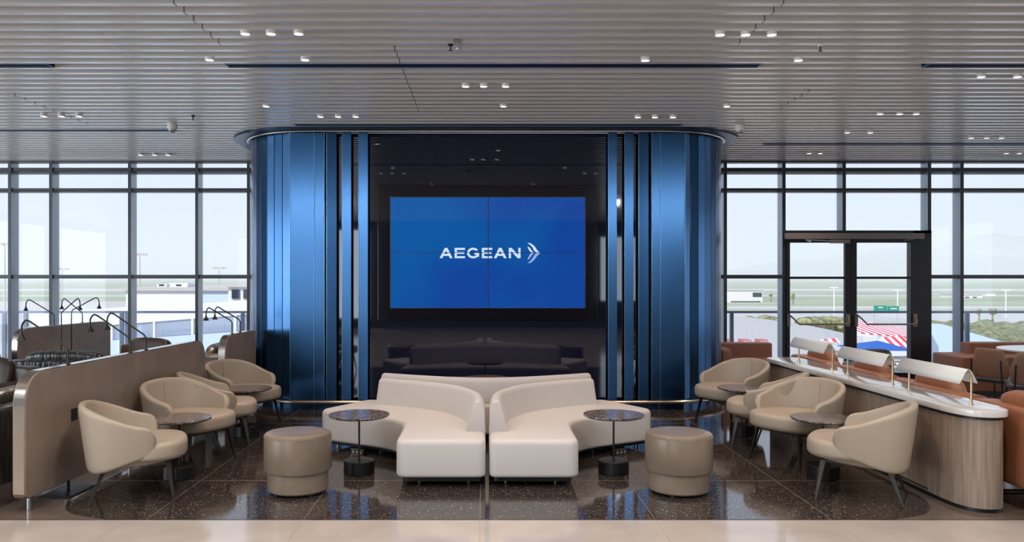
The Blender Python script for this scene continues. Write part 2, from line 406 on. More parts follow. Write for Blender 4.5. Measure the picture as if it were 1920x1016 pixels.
# double door
HB = PZ(447, D0)
td = thing('door_1', None, None, (0, 0, 0), kind='structure')
fr = MB(); XA, XB = rx[1], rx[3]
fr.box(XA, XB, D0 - 0.01, YW - 0.03, PZ(437, D0), HD)
fr.box(XA - 0.0, XA + 0.012, D0 - 0.01, YW - 0.03, 0, HD)
fr.box(PX(1712, D0), XB, D0 - 0.01, YW - 0.03, 0, HD)
fr.build('door_frame', 'frame_door', td, smooth=False)
doorx = [(PX(1473, D0), PX(1595, D0), PX(1480, D0), PX(1583, D0)), (PX(1595, D0), PX(1713, D0), PX(1605, D0), PX(1706, D0))]
for k, (a, b_, ga, gb) in enumerate(doorx):
    lf = MB()
    lf.box(a, ga, D0 - 0.03, D0 + 0.03, 0.01, PZ(447, D0)); lf.box(gb, b_ - 0.004, D0 - 0.03, D0 + 0.03, 0.01, PZ(447, D0))
    lf.box(ga, gb, D0 - 0.03, D0 + 0.03, PZ(455, D0), PZ(447, D0)); lf.box(ga, gb, D0 - 0.03, D0 + 0.03, 0.01, 0.14)
    lf.box(ga, gb, D0 - 0.02, D0 + 0.02, PZ(523, D0), PZ(518.5, D0))
    o = lf.build('door_leaf', 'frame_door', td, smooth=False)
    MB().box(ga, gb, D0 - 0.004, D0 + 0.004, 0.14, PZ(455, D0)).build('door_pane', 'glass', o, smooth=False)
    zb = PZ(607, D0); yb = D0 - 0.13
    xa = ga - 0.03 if k == 0 else ga - 0.02; xb = gb + 0.03 if k == 0 else gb + 0.05
    h = MB(); h.tube([(xa, D0 - 0.06, zb + 0.15), (xa + 0.04, yb, zb + 0.10), (xa + 0.14, yb, zb), (xb - 0.06, yb, zb), (xb, yb, zb + 0.02), (xb + 0.01, D0 - 0.06, zb + 0.13)], 0.014, 8)
    h.box(xa - 0.02, xa + 0.02, D0 - 0.075, D0 - 0.03, zb - 0.04, zb + 0.16); h.box(xb - 0.02, xb + 0.03, D0 - 0.075, D0 - 0.03, zb - 0.04, zb + 0.16)
    h.build('door_handle', 'closer', o)
cl = MB(); cl.box(PX(1473, D0 - .08), PX(1648, D0 - .08), D0 - 0.09, D0 - 0.03, PZ(448, D0 - .09), PZ(437, D0 - .09)).box(PX(1650, D0 - .08), PX(1733, D0 - .08), D0 - 0.09, D0 - 0.03, PZ(448, D0 - .09), PZ(437, D0 - .09))
cl.box(PX(1553, D0), PX(1590, D0), D0 - 0.085, D0 - 0.05, PZ(456, D0 - .09), PZ(449, D0 - .09))
cl.build('door_closer', 'closer', td, smooth=False, bevel=0.004)
am = MB(); am.tube([(PX(1555, D0), D0 - 0.07, PZ(452, D0)), (PX(1505, D0), D0 - 0.10, PZ(450, D0)), (PX(1518, D0), D0 - 0.05, PZ(453, D0))], 0.008, 6)
am.tube([(PX(1690, D0), D0 - 0.06, PZ(451, D0)), (PX(1718, D0), D0 - 0.1, PZ(447, D0))], 0.009, 6); am.build('door_closer_arm', 'steel', td)

# ------------------------------------------------------------------ blue media wall
CW = 0.045; YC = 10.42; RC = 1.0; XCOR = 2.19; YBACK = 12.6
def colx(px): return PX(px, YC)
tw = thing('wall_centre', None, None, (0, 0, 0), kind='structure')
ZTOP = PZ(248, YC); ZB = PZ(751, YC)
def cladding(sg):
    # outline of one rounded end, faceted vertical strips with raised edges
    inner = colx(608) if sg < 0 else colx(1222)
    pts = [(inner, YC)]
    xs_ = [colx(589), colx(544)] if sg < 0 else [colx(1238), colx(1284)]
    for x in xs_: pts.append((x, YC))
    cxx = CW + sg * XCOR
    for q in range(1, 13):
        a = PI / 2 * q / 12; x = cxx + sg * RC * math.sin(a); yv = YC + RC - RC * math.cos(a)
        if sg * (x - pts[-1][0]) > 0.03 or q > 3: pts.append((x, yv))
    pts.append((pts[-1][0], YBACK))
    return pts
for sg in (-1, 1):
    pts = cladding(sg)
    for i in range(len(pts) - 1):
        a = Vector(pts[i]); b_ = Vector(pts[i + 1]); t = (b_ - a).normalized(); nn = Vector((t.y, -t.x)) * (1 if sg > 0 else -1)
        if nn.y > 0.3: nn = -nn
        a2 = a + t * 0.004; b2 = b_ - t * 0.004; inn = -nn * 0.04
        mb = MB(); ring = lambda z: [(*a2, z), (*b2, z), (*(b2 + inn), z), (*(a2 + inn), z)]
        mb.loft([ring(ZB), ring(ZTOP)]); mb.build('cladding_panel', 'blue_metal', tw, smooth=False, bevel=0.003)
    # core behind the strips, down to the floor
    core = [(p[0] - sg * 0.06 if i > 3 else p[0], p[1] + 0.06) for i, p in enumerate(pts)]
    core = core + [(pts[0][0], YBACK)]
    MB().slab(core, 0.0, ZTOP, 0, 0).build('core', 'blue_metal', tw, smooth=False)
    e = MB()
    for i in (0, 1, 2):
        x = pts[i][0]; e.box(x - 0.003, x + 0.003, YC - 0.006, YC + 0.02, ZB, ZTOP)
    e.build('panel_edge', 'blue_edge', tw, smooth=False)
# fins
def fin(x0, x1, yf, tilt=0.0):
    cx_ = (x0 + x1) / 2; w = (x1 - x0) / 2; dx = math.cos(tilt) * w; dy = math.sin(tilt) * w
    ring = lambda z: [(cx_ - dx, yf - dy, z), (cx_ + dx, yf + dy, z), (cx_ + dx, yf + dy + 0.05, z), (cx_ - dx, yf - dy + 0.05, z)]
    o = MB().loft([ring(ZB), ring(ZTOP)]).build('fin', 'blue_metal', tw, smooth=False, bevel=0.003)
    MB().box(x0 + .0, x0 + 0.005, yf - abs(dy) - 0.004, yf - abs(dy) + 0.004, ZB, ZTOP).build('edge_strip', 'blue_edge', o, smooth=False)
    MB().tube([(cx_, yf + 0.02, ZTOP - 0.01), (cx_, yf + 0.02, ZTOP + 0.03)], 0.006, 6).build('hanger', 'steel', o)
for a, b_, tl in ((612, 631, 0.06), (641, 658.5, -0.02), (672, 690, -0.05), (1140, 1157, 0.03), (1171, 1188, 0.0), (1197, 1216, -0.06)):
    fin(colx(a), colx(b_), YC, tl)
MB().box(colx(606), colx(1224), YC + 0.10, YC + 0.2, 0.0, ZTOP).build('glass_backing', 'glass_wall', tw, smooth=False)
bs = MB(); bs.box(colx(606), colx(1224), YC + 0.02, YC + 0.10, 0.0, ZB - 0.03); bs.build('plinth', 'navy', tw, smooth=False)
rl = MB(); z_ = PZ(754, YC - 0.05)
rp = [(CW - XCOR - RC * math.sin(a) - 0.04 * math.sin(a), YC + RC - (RC + 0.05) * math.cos(a), z_) for a in [PI / 2 * q / 10 for q in range(9, -1, -1)]]
rp += [(CW + XCOR + RC * math.sin(a) + 0.04 * math.sin(a), YC + RC - (RC + 0.05) * math.cos(a), z_) for a in [PI / 2 * q / 10 for q in range(0, 10)]]
MB().tube(rp, 0.022, 10).build('foot_rail', 'gold_trim', tw)
rb = MB()
for x in (-2.1, 2.2): rb.tube([(x, YC - 0.05, z_), (x, YC + 0.08, z_)], 0.008, 6).tube([(x, YC - 0.05, z_), (x, YC - 0.05, 0.002)], 0.004, 6)
rb.build('rail_bracket', 'gold_trim', tw)
ft = MB(); fp = [(p[0], p[1], 0.0) for p in rp]
# canopy
co = [(CW - XCOR - 0.10, YC - 0.16)] + [(CW + XCOR + 0.10, YC - 0.16)]
arc = [(CW + XCOR + 0.10 + (RC + 0.12) * math.sin(a), YC + RC - (RC + 0.16) * math.cos(a)) for a in [PI / 2 * q / 12 for q in range(1, 13)]]
arcl = [(2 * CW - x, y_) for x, y_ in arc][::-1]
outl = co + arc + [(arc[-1][0], YBACK), (arcl[0][0], YBACK)] + arcl
MB().slab(outl, ZTOP + 0.02, ZC - 0.002, 0, 0).build('canopy', 'navy', tw, smooth=False)
MB().tube([(x, y_, ZTOP + 0.008) for x, y_, _ in rp], 0.014, 8).build('top_rail', 'steel', tw)

# video wall
yv = YC + 0.02
tv = thing('video_wall', 'large video wall showing a blue screen with white lettering and a wing emblem', 'screen', (PX(914.5, yv), yv, PZ(473.5, yv)))
s_ = yv / F
hw, hh = 206 * s_, 126.5 * s_; sw, sh = 182.3 * s_, 103.5 * s_
MB().box(-hw, -sw, 0, 0.08, -hh, hh).box(sw, hw, 0, 0.08, -hh, hh).box(-sw, sw, 0, 0.08, sh, hh).box(-sw, sw, 0, 0.08, -hh, -sh).build('bezel', 'tv_black', tv, smooth=False, bevel=0.003)
lip = MB()
for a in (-sw - .006, sw): lip.box(a, a + 0.006, -0.004, 0.0, -sh, sh)
lip.box(-sw - .006, sw + .006, -0.004, 0, -sh - 0.006, -sh).box(-sw - .006, sw + .006, -0.004, 0, sh, sh + 0.006).build('inner_lip', mat('screen_lip', (0.05, 0.045, 0.06), 0.4), tv, smooth=False)
ms = bpy.data.materials.new('screen_blue'); ms.use_nodes = True
Nn, Ll = ms.node_tree.nodes, ms.node_tree.links
b = Nn['Principled BSDF']; b.inputs['Base Color'].default_value = (0.0, 0.003, 0.01, 1); b.inputs['Roughness'].default_value = 0.03
tc = Nn.new('ShaderNodeTexCoord'); nz = Nn.new('ShaderNodeTexNoise'); nz.inputs['Scale'].default_value = 0.9; nz.inputs['Detail'].default_value = 1
Ll.new(tc.outputs['Object'], nz.inputs['Vector'])
sxs = Nn.new('ShaderNodeSeparateXYZ'); Ll.new(tc.outputs['Object'], sxs.inputs[0])
mas = Nn.new('ShaderNodeMath'); mas.operation = 'MULTIPLY_ADD'; mas.inputs[1].default_value = 0.12; Ll.new(sxs.outputs['X'], mas.inputs[0]); Ll.new(nz.outputs['Fac'], mas.inputs[2])
cr = Nn.new('ShaderNodeValToRGB'); cr.color_ramp.elements[0].position = 0.38; cr.color_ramp.elements[1].position = 0.62
cr.color_ramp.elements[0].color = (*lin((12, 86, 160)), 1); cr.color_ramp.elements[1].color = (*lin((16, 66, 152)), 1)
Ll.new(mas.outputs[0], cr.inputs['Fac']); Ll.new(cr.outputs['Color'], b.inputs['Emission Color']); b.inputs['Emission Strength'].default_value = 1.0
for sx in (-1, 1):
    for sz in (-1, 1):
        x0, x1 = sorted((0, sx * sw)); z0, z1 = sorted((0, sz * sh))
        MB().box(x0, x1, 0.03, 0.07, z0 + 0.0, z1).build('screen', ms, tv, smooth=False)
gx = (915.5 - 914.5) * s_; gz = 0.0
MB().box(gx - 0.005, gx + 0.005, 0.0275, 0.03, -sh, sh).box(-sw, sw, 0.0275, 0.03, -0.0035, 0.0035).build('screen_gap', 'tv_line', tv, smooth=False)
# lettering, traced in 1/8 px of the photograph and turned into metres on the screen plane
mw = mat('screen_white', (0.0, 0.0, 0.0), 0.5, emis=lin((205, 224, 250)), estr=1.0)
mg = mat('screen_lilac', (0.0, 0.0, 0.0), 0.5, emis=lin((150, 168, 224)), estr=1.0)
def zp(x, y): return ((x / 8 + 800 - 914.5) * s_, (473.5 - (y / 8 + 440)) * s_)
def poly(mb, pts, yq=0.0285):
    n = len(pts); vs = [(zp(*p)[0], yq, zp(*p)[1]) for p in pts] + [(zp(*p)[0], yq + 0.001, zp(*p)[1]) for p in pts]
    mb.add(vs, [tuple(range(n))])
T0, T1 = 196, 351
lt = MB()
def letA(x0, x1):
    c = (x0 + x1) / 2; w = 40
    poly(lt, [(x0, T1), (c - 20, T0), (c + 20, T0), (c + 3, T0 + 38), (x0 + w, T1)][::-1])
    poly(lt, [(x1, T1), (x1 - w, T1), (c - 3, T0 + 38), (c - 20, T0), (c + 20, T0)])
    poly(lt, [(x0 + 48, 287), (x1 - 48, 287), (x1 - 35, 316), (x0 + 35, 316)])
def letE(x0, x1):
    poly(lt, [(x0, T0), (x0 + 34, T0), (x0 + 34, T1), (x0, T1)])
    for a, b_ in ((T0, T0 + 30), (258, 286), (T1 - 30, T1)):
        poly(lt, [(x0 + 34, a), (x1 - (10 if a == 258 else 0), a), (x1 - (10 if a == 258 else 0), b_), (x0 + 34, b_)])
letA(192, 388); letE(418, 574); letE(828, 984); letA(1008, 1200)
poly(lt, [(1232, T0), (1266, T0), (1266, T1), (1232, T1)]); poly(lt, [(1376, T0), (1410, T0), (1410, T1), (1376, T1)])
poly(lt, [(1266, T0), (1276, T0), (1376, 304), (1376, T1), (1366, T1), (1266, 243)])
cxg, cyg = 697, 273.5
for q in range(20):
    a0 = math.radians(38 + (322 - 38 + 18) * q / 20); a1 = math.radians(38 + (322 - 38 + 18) * (q + 1) / 20)
    o_, i_ = (92, 80), (58, 49)
    poly(lt, [(cxg + o_[0] * math.cos(a0), cyg - o_[1] * math.sin(a0)), (cxg + o_[0] * math.cos(a1), cyg - o_[1] * math.sin(a1)),
              (cxg + i_[0] * math.cos(a1), cyg - i_[1] * math.sin(a1)), (cxg + i_[0] * math.cos(a0), cyg - i_[1] * math.sin(a0))])
poly(lt, [(754, 270), (786, 270), (786, 318), (770, 338), (754, 322)]); poly(lt, [(715, 268), (786, 268), (786, 296), (715, 296)])
lt.build('lettering', mw, tv, smooth=False)
wg = MB()
def band(mb, A, B):
    A = spline([(a, b_, 0) for a, b_ in A], 5); B = spline([(a, b_, 0) for a, b_ in B], 5)
    for i in range(len(A) - 1): poly(mb, [(A[i].x, A[i].y), (A[i + 1].x, A[i + 1].y), (B[i + 1].x, B[i + 1].y), (B[i].x, B[i].y)])
band(wg, [(1512, 122), (1560, 128), (1620, 172), (1658, 228), (1694, 263)], [(1512, 122), (1550, 150), (1590, 190), (1612, 236), (1646, 263)])
band(wg, [(1514, 172), (1538, 186), (1562, 212), (1580, 240), (1602, 263)], [(1514, 172), (1524, 205), (1540, 232), (1554, 250), (1570, 263)])
wg.build('emblem_wing', mw, tv, smooth=False)
wg = MB()
band(wg, [(1514, 424), (1562, 418), (1620, 370), (1658, 318), (1708, 273)], [(1514, 424), (1552, 396), (1590, 350), (1612, 312), (1646, 273)])
band(wg, [(1514, 376), (1538, 362), (1562, 332), (1584, 300), (1618, 273)], [(1514, 376), (1524, 345), (1536, 318), (1550, 292), (1574, 273)])
wg.build('emblem_wing', mg, tv, smooth=False)

# ------------------------------------------------------------------ sofas
def seat_outline(sg):
    X = lambda x: CS + sg * x      # x measured outward from the gap between the two halves
    pts = [(0.015, 6.50, .07), (0.72, 6.50, .10), (0.72, 7.12, .12), (0.745, 7.36, .18), (0.93, 7.60, .15), (1.62, 8.03, .10), (1.22, 8.72, .10), (0.95, 8.60, .2), (0.62, 8.42, .2), (0.30, 8.22, .2), (0.08, 7.92, .25), (0.015, 7.45, .2)]
    return [(X(x), y_) for x, y_ in fillet([(p[0], p[1], p[2]) for p in pts], 6)]
CS = 0.0375
def pins(t, spots, z1=0.085):
    for x, y_ in spots: MB().tube([(x, y_, 0.002), (x, y_, z1)], 0.011, 10).build('leg', 'steel', t)
def backrest(path, side, hgt=(0.36, 0.635), nm='backrest', parent=None, th=0.165):
    P2 = spline([(x, y_, 0) for x, y_ in path], 5); rings = []
    for i, p in enumerate(P2):
        t = (P2[min(i + 1, len(P2) - 1)] - P2[max(i - 1, 0)]).normalized(); nn = Vector((-t.y, t.x, 0)) * side
        z0, z1 = hgt
        sec = [(0.0, z0), (th, z0), (th - .01, z1 - 0.05), (th - 0.03, z1 - 0.012), (th - .05, z1), (0.09, z1), (0.068, z1 - 0.012), (0.058, z1 - 0.04)]
        rings.append([(p.x + nn.x * a, p.y + nn.y * a, z) for a, z in sec])
    def shrink(r, k, off):
        c = sum((Vector(p) for p in r), Vector()) / len(r); return [tuple(c + (Vector(p) - c) * k + off) for p in r]
    d0 = (P2[0] - P2[1]).normalized() * 0.015; d1 = (P2[-1] - P2[-2]).normalized() * 0.015
    rings = [shrink(rings[0], 0.9, d0)] + rings + [shrink(rings[-1], 0.9, d1)]
    return MB().loft(rings).build(nm, 'sofa', parent, angle=50)
bpaths = [(1.10, 8.33), (0.87, 8.21), (0.60, 8.03), (0.415, 7.85), (0.295, 7.64), (0.20, 7.38), (0.178, 7.1), (0.178, 6.87)]
for sg, lb in ((-1, 'cream curved sofa half on the left with wraparound backrest'), (1, 'cream curved sofa half on the right with wraparound backrest')):
    t = thing('curved_sofa', lb, 'sofa', (CS + sg * 0.37, 7.0, 0), 0, 'cream sofas in front of the blue wall')
    tf = Matrix.Translation((-CS - sg * 0.37, -7.0, 0))
    o = MB().slab(seat_outline(sg), 0.085, 0.385, 0.045, 0.03).build('seat', 'sofa', t, tf=tf, angle=50)
    ol = [Vector(p) for p in seat_outline(sg)]
    b_ = backrest([(CS + sg * x, y_) for x, y_ in bpaths], 1 if sg < 0 else -1, parent=t)
    b_.location = (-CS - sg * 0.37, -7.0, 0)
    # dark frame under the seat
    ins = [(CS + sg * x, y_) for x, y_ in fillet([(0.05, 6.56, .03), (0.66, 6.56, .03), (0.66, 7.28, .1), (0.88, 7.66, .1), (1.55, 8.07, .03), (1.22, 8.58, .03), (0.35, 8.1, .1), (0.08, 7.6, .1)], 4)]
    MB().slab(ins, 0.048, 0.088, 0, 0).build('base_frame', 'black_metal', t, tf=tf, smooth=False)
    for x, y_ in ((0.15, 6.72), (0.55, 6.72), (0.6, 7.4), (1.0, 7.85), (1.45, 8.1), (1.2, 8.5), (0.3, 7.9)):
        MB().tube([(CS + sg * x, y_, 0.002), (CS + sg * x, y_, 0.055)], 0.011, 10).build('leg', 'steel', t, tf=tf)
t = thing('curved_sofa', 'cream sofa behind the other two, facing the dark glass wall', 'sofa', (CS, 8.7, 0), 0, 'cream sofas in front of the blue wall')
tf = Matrix.Translation((-CS, -8.7, 0))
bo = fillet([(-1.15, 8.80, .08), (-0.9, 8.68, .2), (-0.35, 8.38, .2), (0, 8.27, .3), (0.35, 8.38, .2), (0.9, 8.68, .2), (1.15, 8.80, .08), (1.22, 9.35, .12), (0.8, 9.22, .3), (0, 9.1, .4), (-0.8, 9.22, .3), (-1.22, 9.35, .12)], 6)
bo = [(CS + x, y_) for x, y_ in bo]
MB().slab(bo, 0.085, 0.385, 0.045, 0.03).build('seat', 'sofa', t, tf=tf, angle=50)
bk = backrest([(CS + x, y_) for x, y_ in ((-1.03, 8.93), (-0.6, 8.70), (-0.3, 8.58), (0, 8.53), (0.3, 8.58), (0.6, 8.70), (1.03, 8.93))], -1, hgt=(0.36, 0.64), parent=t)
bk.location = (-CS, -8.7, 0)
MB().slab([(CS + x, y_) for x, y_ in fillet([(-1.05, 8.9, .05), (0, 8.45, .3), (1.05, 8.9, .05), (1.12, 9.25, .05), (0, 9.0, .3), (-1.12, 9.25, .05)], 5)], 0.05, 0.088, 0, 0).build('base_frame', 'black_metal', t, tf=tf, smooth=False)
for x, y_ in ((-1.05, 9.05), (1.05, 9.05), (-0.4, 8.75), (0.4, 8.75)): MB().tube([(CS + x, y_, 0.002), (CS + x, y_, 0.055)], 0.011, 10).build('leg', 'steel', t, tf=tf)
# power boxes below the sofas
for (x, y_, rz), sd in (((PX(672, 7.75), 7.75, -0.55), 'left'), ((PX(1162, 7.75), 7.75, 0.55), 'right')):
    t = thing('power_socket_strip', 'small black power socket strip under the %s cream sofa half' % sd, 'power strip', (x, y_, 0.003), rz, 'power strips under the cream sofas')
    MB().box(-0.075, 0.075, -0.02, 0.02, 0.0, 0.055).build('housing', 'socket', t, smooth=False, bevel=0.003)
    q = MB(); q.box(-0.08, 0.08, -0.024, -0.02, 0.0, 0.003).box(-0.08, 0.08, -0.024, -0.02, 0.052, 0.055); q.build('trim_strip', 'steel', t, smooth=False)
    for k in range(3): MB().lathe([(0.016, 0), (0.016, 0.003), (0.008, 0.003)], n=12).build('socket', 'champagne', t, tf=Matrix.Translation((-0.045 + 0.045 * k, -0.02, 0.028)) @ Matrix.Rotation(PI / 2, 4, 'X'))
for pts, lb in ((((0.30, 6.7, 0.05), (0.38, 6.55, 0.006), (0.5, 6.5, 0.006), (0.6, 6.62, 0.006), (0.62, 6.8, 0.05)), 'thin dark cable on the floor under the right cream sofa half'),):
    tag(MB().tube(spline(pts, 6), 0.005, 6).build('power_cable', 'black_metal'), lb, 'cable')

# ------------------------------------------------------------------ side tables
def make_table(label, loc):
    t = thing('side_table', label, 'side table', loc, 0, 'round marble side tables')
    MB().lathe([(0.0, 0.477), (0.238, 0.477), (0.252, 0.484), (0.256, 0.492), (0.254, 0.5), (0.0, 0.5)], n=64).build('tabletop', 'dark_marble', t)
    MB().lathe([(0.05, 0.47), (0.05, 0.478), (0.0, 0.478)], n=20).build('mounting_plate', 'bronze', t)
    MB().lathe([(0.0085, 0.11), (0.0085, 0.472)], n=14).build('stem', 'bronze', t)
    MB().lathe([(0.0, 0.002), (0.126, 0.002), (0.129, 0.006), (0.129, 0.108), (0.126, 0.112), (0.0, 0.112)], n=48).build('base', 'black_metal', t)
    return t
tb0 = make_table('round brown marble side table in front of the left cream sofa half', (PX(673.5, 7.04), 7.04, 0))
tabs = [((PX(1150.5, 7.04), 7.04), 'round brown marble side table in front of the right cream sofa half'),
        ((-2.50, 6.86), 'round marble side table on the left side, nearer of the two there'),
        ((-2.47, 8.71), 'round marble side table on the left side, farther one near the blue wall'),
        ((2.81, 6.87), 'round marble side table on the right side, nearer of the two there'),
        ((2.73, 8.75), 'round marble side table on the right side, farther one near the blue wall'),
        ((CS, 9.62), 'round side table behind the sofas, seen mirrored in the dark glass wall')]
for (x, y_), lb in tabs: dup(tb0, lb, (x, y_, 0), 0.7 * x)

# ottomans
def make_ottoman(label, loc):
    t = thing('ottoman', label, 'ottoman', loc, 0, 'round taupe leather ottomans')
    MB().lathe([(0.0, 0.435), (0.21, 0.436), (0.238, 0.442), (0.252, 0.452)], n=56).lathe([(0.0, 0.17), (0.23, 0.168), (0.249, 0.176), (0.256, 0.19), (0.257, 0.42), (0.255, 0.436), (0.25, 0.44)], n=56).build('body', 'ottoman', t)
    MB().lathe([(0.25, 0.436), (0.253, 0.445), (0.246, 0.458), (0.228, 0.466), (0.18, 0.469), (0.1, 0.467), (0.0, 0.466)], n=56).build('seat_top', 'ottoman', t)
    MB().torus(0.253, 0.004, (0, 0, 0.438)).build('piping', 'ottoman', [c for c in t.children if c.name.startswith('seat_top')][0])
    MB().lathe([(0.0, 0.02), (0.215, 0.02), (0.229, 0.032), (0.231, 0.05), (0.231, 0.17), (0.0, 0.17)], n=56).build('base_drum', 'ottoman', t)
    for k in range(4):
        a = PI / 4 + k * PI / 2; MB().lathe([(0.018, 0.002), (0.018, 0.022)], (0.19 * math.cos(a), 0.19 * math.sin(a), 0), 12).build('foot', 'black_metal', t)
    return t
ot = make_ottoman('round taupe leather ottoman left of the cream sofas', (PX(558.6, 6.42), 6.42, 0))
dup(ot, 'round taupe leather ottoman right of the cream sofas', (PX(1272.7, 6.42), 6.42, 0), 1.9)

# ------------------------------------------------------------------ lounge chairs (local front = +X)
def make_chair(label, loc, rot):
    t = thing('lounge_chair', label, 'armchair', loc, rot, 'beige leather tub chairs')
    sh = MB(); NU, NV = 44, 12; rows = []
    def ss(a, b_, x):
        x = max(0, min(1, (x - a) / (b_ - a))); return x * x * (3 - 2 * x)
    for i in range(NU + 1):
        u = -1 + 2 * i / NU; au = abs(u); th = u * 2.08
        zt = 0.735 - 0.015 * ss(0, .35, au) - 0.145 * ss(0.22, 0.92, au); zb = 0.235 + 0.12 * ss(0.3, 1.0, au)
        if au > 0.84:
            k = (au - 0.84) / 0.16; f_ = math.sqrt(max(0.0, 1 - k ** 2.6)); mid = zb + (zt - zb) * 0.42
            zt = mid + (zt - mid) * (0.25 + 0.75 * f_); zb = mid + (zb - mid) * (0.22 + 0.78 * f_)
        row = []
        for q in range(NV + 1):
            z = zb + (zt - zb) * q / NV; tt = (z - 0.235) / 0.5
            f2 = 0.80 + 0.20 * max(0, tt) ** 0.8
            rx_ = 0.345 * (f2 + 0.02); ry_ = 0.355 * f2 + 0.015 * tt
            # slightly squared plan
            c_, s2 = math.cos(th), math.sin(th); sc = 1.0 / (abs(c_) ** 2.6 + abs(s2) ** 2.6) ** (1 / 2.6)
            row.append((-(rx_) * c_ * sc + 0.0, ry_ * s2 * sc, z))
        rows.append(row)
    sh.grid(rows); shell = sh.build('back_shell', 'chair', t, solid=0.055, sub=1, angle=180)
    oz = []
    so = []
    for k in range(48):
        a = 2 * PI * k / 48; c_, s2 = math.cos(a), math.sin(a); sc = 1.0 / (abs(c_) ** 2.8 + abs(s2) ** 2.8) ** (1 / 2.8)
        so.append((0.335 * c_ * sc + 0.05, (0.325 if c_ < 0 else 0.335) * s2 * sc * (0.88 if c_ < -0.3 else 1 - 0.02 * 0)))
    MB().slab(so, 0.315, 0.45, 0.04, 0.04, crown=0.008).build('seat', 'chair', t, angle=80)
    so2 = [(x * 0.93 - 0.02, y_ * 0.9) for x, y_ in so]
    und = MB(); und.loft([[(x * 0.90 - 0.02, y_ * 0.84, 0.238 + 0.10 * (x + .3)) for x, y_ in so2], [(x * 0.97, y_ * 0.95, 0.262 + 0.08 * (x + .3)) for x, y_ in so2], [(x, y_, 0.335) for x, y_ in so2]])
    und.build('seat_base', 'chair', t, angle=80)
    MB().tube([(-0.290, 0, 0.455), (-0.299, 0, 0.53), (-0.307, 0, 0.60), (-0.316, 0, 0.69)], 0.003, 6).build('seam', 'seam', shell)
    fr_ = MB()
    for s2 in (-1, 1):
        leg = MB(); top = Vector((0.245, s2 * 0.225, 0.292)); ft_ = Vector((0.29, s2 * 0.28, 0.003))
        def blade(top, ft_, w0, w1, th0, th1):
            d = (ft_ - top).normalized(); sx = Vector((1, 0, 0)); sy = Vector((0, 1, 0)); rings = []
            for k in range(5):
                f_ = k / 4; p = top.lerp(ft_, f_); w = w0 + (w1 - w0) * f_; q = th0 + (th1 - th0) * f_
                rings.append([p - sx * w - sy * q, p + sx * w - sy * q, p + sx * w + sy * q, p - sx * w + sy * q])
            return MB().loft(rings)
        blade(top, ft_, 0.020, 0.006, 0.009, 0.006).build('leg', 'bronze', t, smooth=False, bevel=0.002)
        blade(Vector((-0.19, s2 * 0.145, 0.26)), Vector((-0.29, s2 * 0.19, 0.003)), 0.020, 0.006, 0.009, 0.006).build('leg', 'bronze', t, smooth=False, bevel=0.002)
        rings = []
        for p, hh2 in ((Vector((0.262, s2 * 0.225, 0.288)), 0.009), (Vector((-0.205, s2 * 0.145, 0.255)), 0.012)):
            rings.append([p + Vector((0, -0.009, -hh2)), p + Vector((0, 0.009, -hh2)), p + Vector((0, 0.009, hh2)), p + Vector((0, -0.009, hh2))])
        fr_.loft(rings)
    fr_.box(0.225, 0.245, -0.225, 0.225, 0.278, 0.297).box(-0.19, -0.17, -0.145, 0.145, 0.245, 0.27)
    fr_.build('seat_frame', 'bronze', t, smooth=False)
    return t
R = math.radians
ch = make_chair('beige leather tub chair at the left front, seen from its side', (-2.63, 6.27, 0), R(20))
for (x, y_, a), lb in (((-2.64, 7.47, -28), 'beige leather tub chair on the left facing the nearer marble side table from behind it'),
                       ((-2.63, 8.21, 22), 'beige leather tub chair on the left, mostly hidden behind another tub chair'),
                       ((-2.65, 9.22, -28), 'beige leather tub chair farthest back on the left beside the blue wall'),
                       ((2.87, 6.29, 150), 'beige leather tub chair at the right front, its back to the oak counter'),
                       ((2.83, 7.50, 209), 'beige leather tub chair on the right facing forward behind the nearer marble side table'),
                       ((2.82, 8.22, 150), 'beige leather tub chair on the right, partly hidden behind another tub chair'),
                       ((2.80, 9.35, 209), 'beige leather tub chair farthest back on the right beside the blue wall')):
    dup(ch, lb, (x, y_, 0), R(a))

# ------------------------------------------------------------------ oak counter with marble top, and its lamps
t = thing('counter', 'long low oak counter with rounded end, white marble top and brass foot strip', 'counter', (3.53, 7.76, 0), R(1.0))
def stad(w, l0, l1, r0, r1): return fillet([(-w, l0, r0), (w, l0, r0), (w, l1, r1), (-w, l1, r1)], 14)
MB().slab(stad(0.175, -1.94, 1.96, 0.34, 0.12), 0.03, 0.655, 0, 0).build('body', 'oak', t, angle=25)
MB().slab(stad(0.165, -1.925, 1.94, 0.33, 0.1), 0.0, 0.03, 0, 0).build('plinth', 'black_metal', t)
MB().slab(stad(0.182, -1.95, 1.97, 0.35, 0.12), 0.655, 0.676, 0, 0).build('shadow_gap', 'black_metal', t)
MB().slab(stad(0.20, -1.975, 1.99, 0.37, 0.13), 0.676, 0.722, 0.008, 0.004, 3).build('worktop', 'white_marble', t, angle=25)
MB().box(-0.183, -0.176, -1.45, 1.9, 0.045, 0.06).build('brass_strip', 'gold_trim', t, smooth=False)
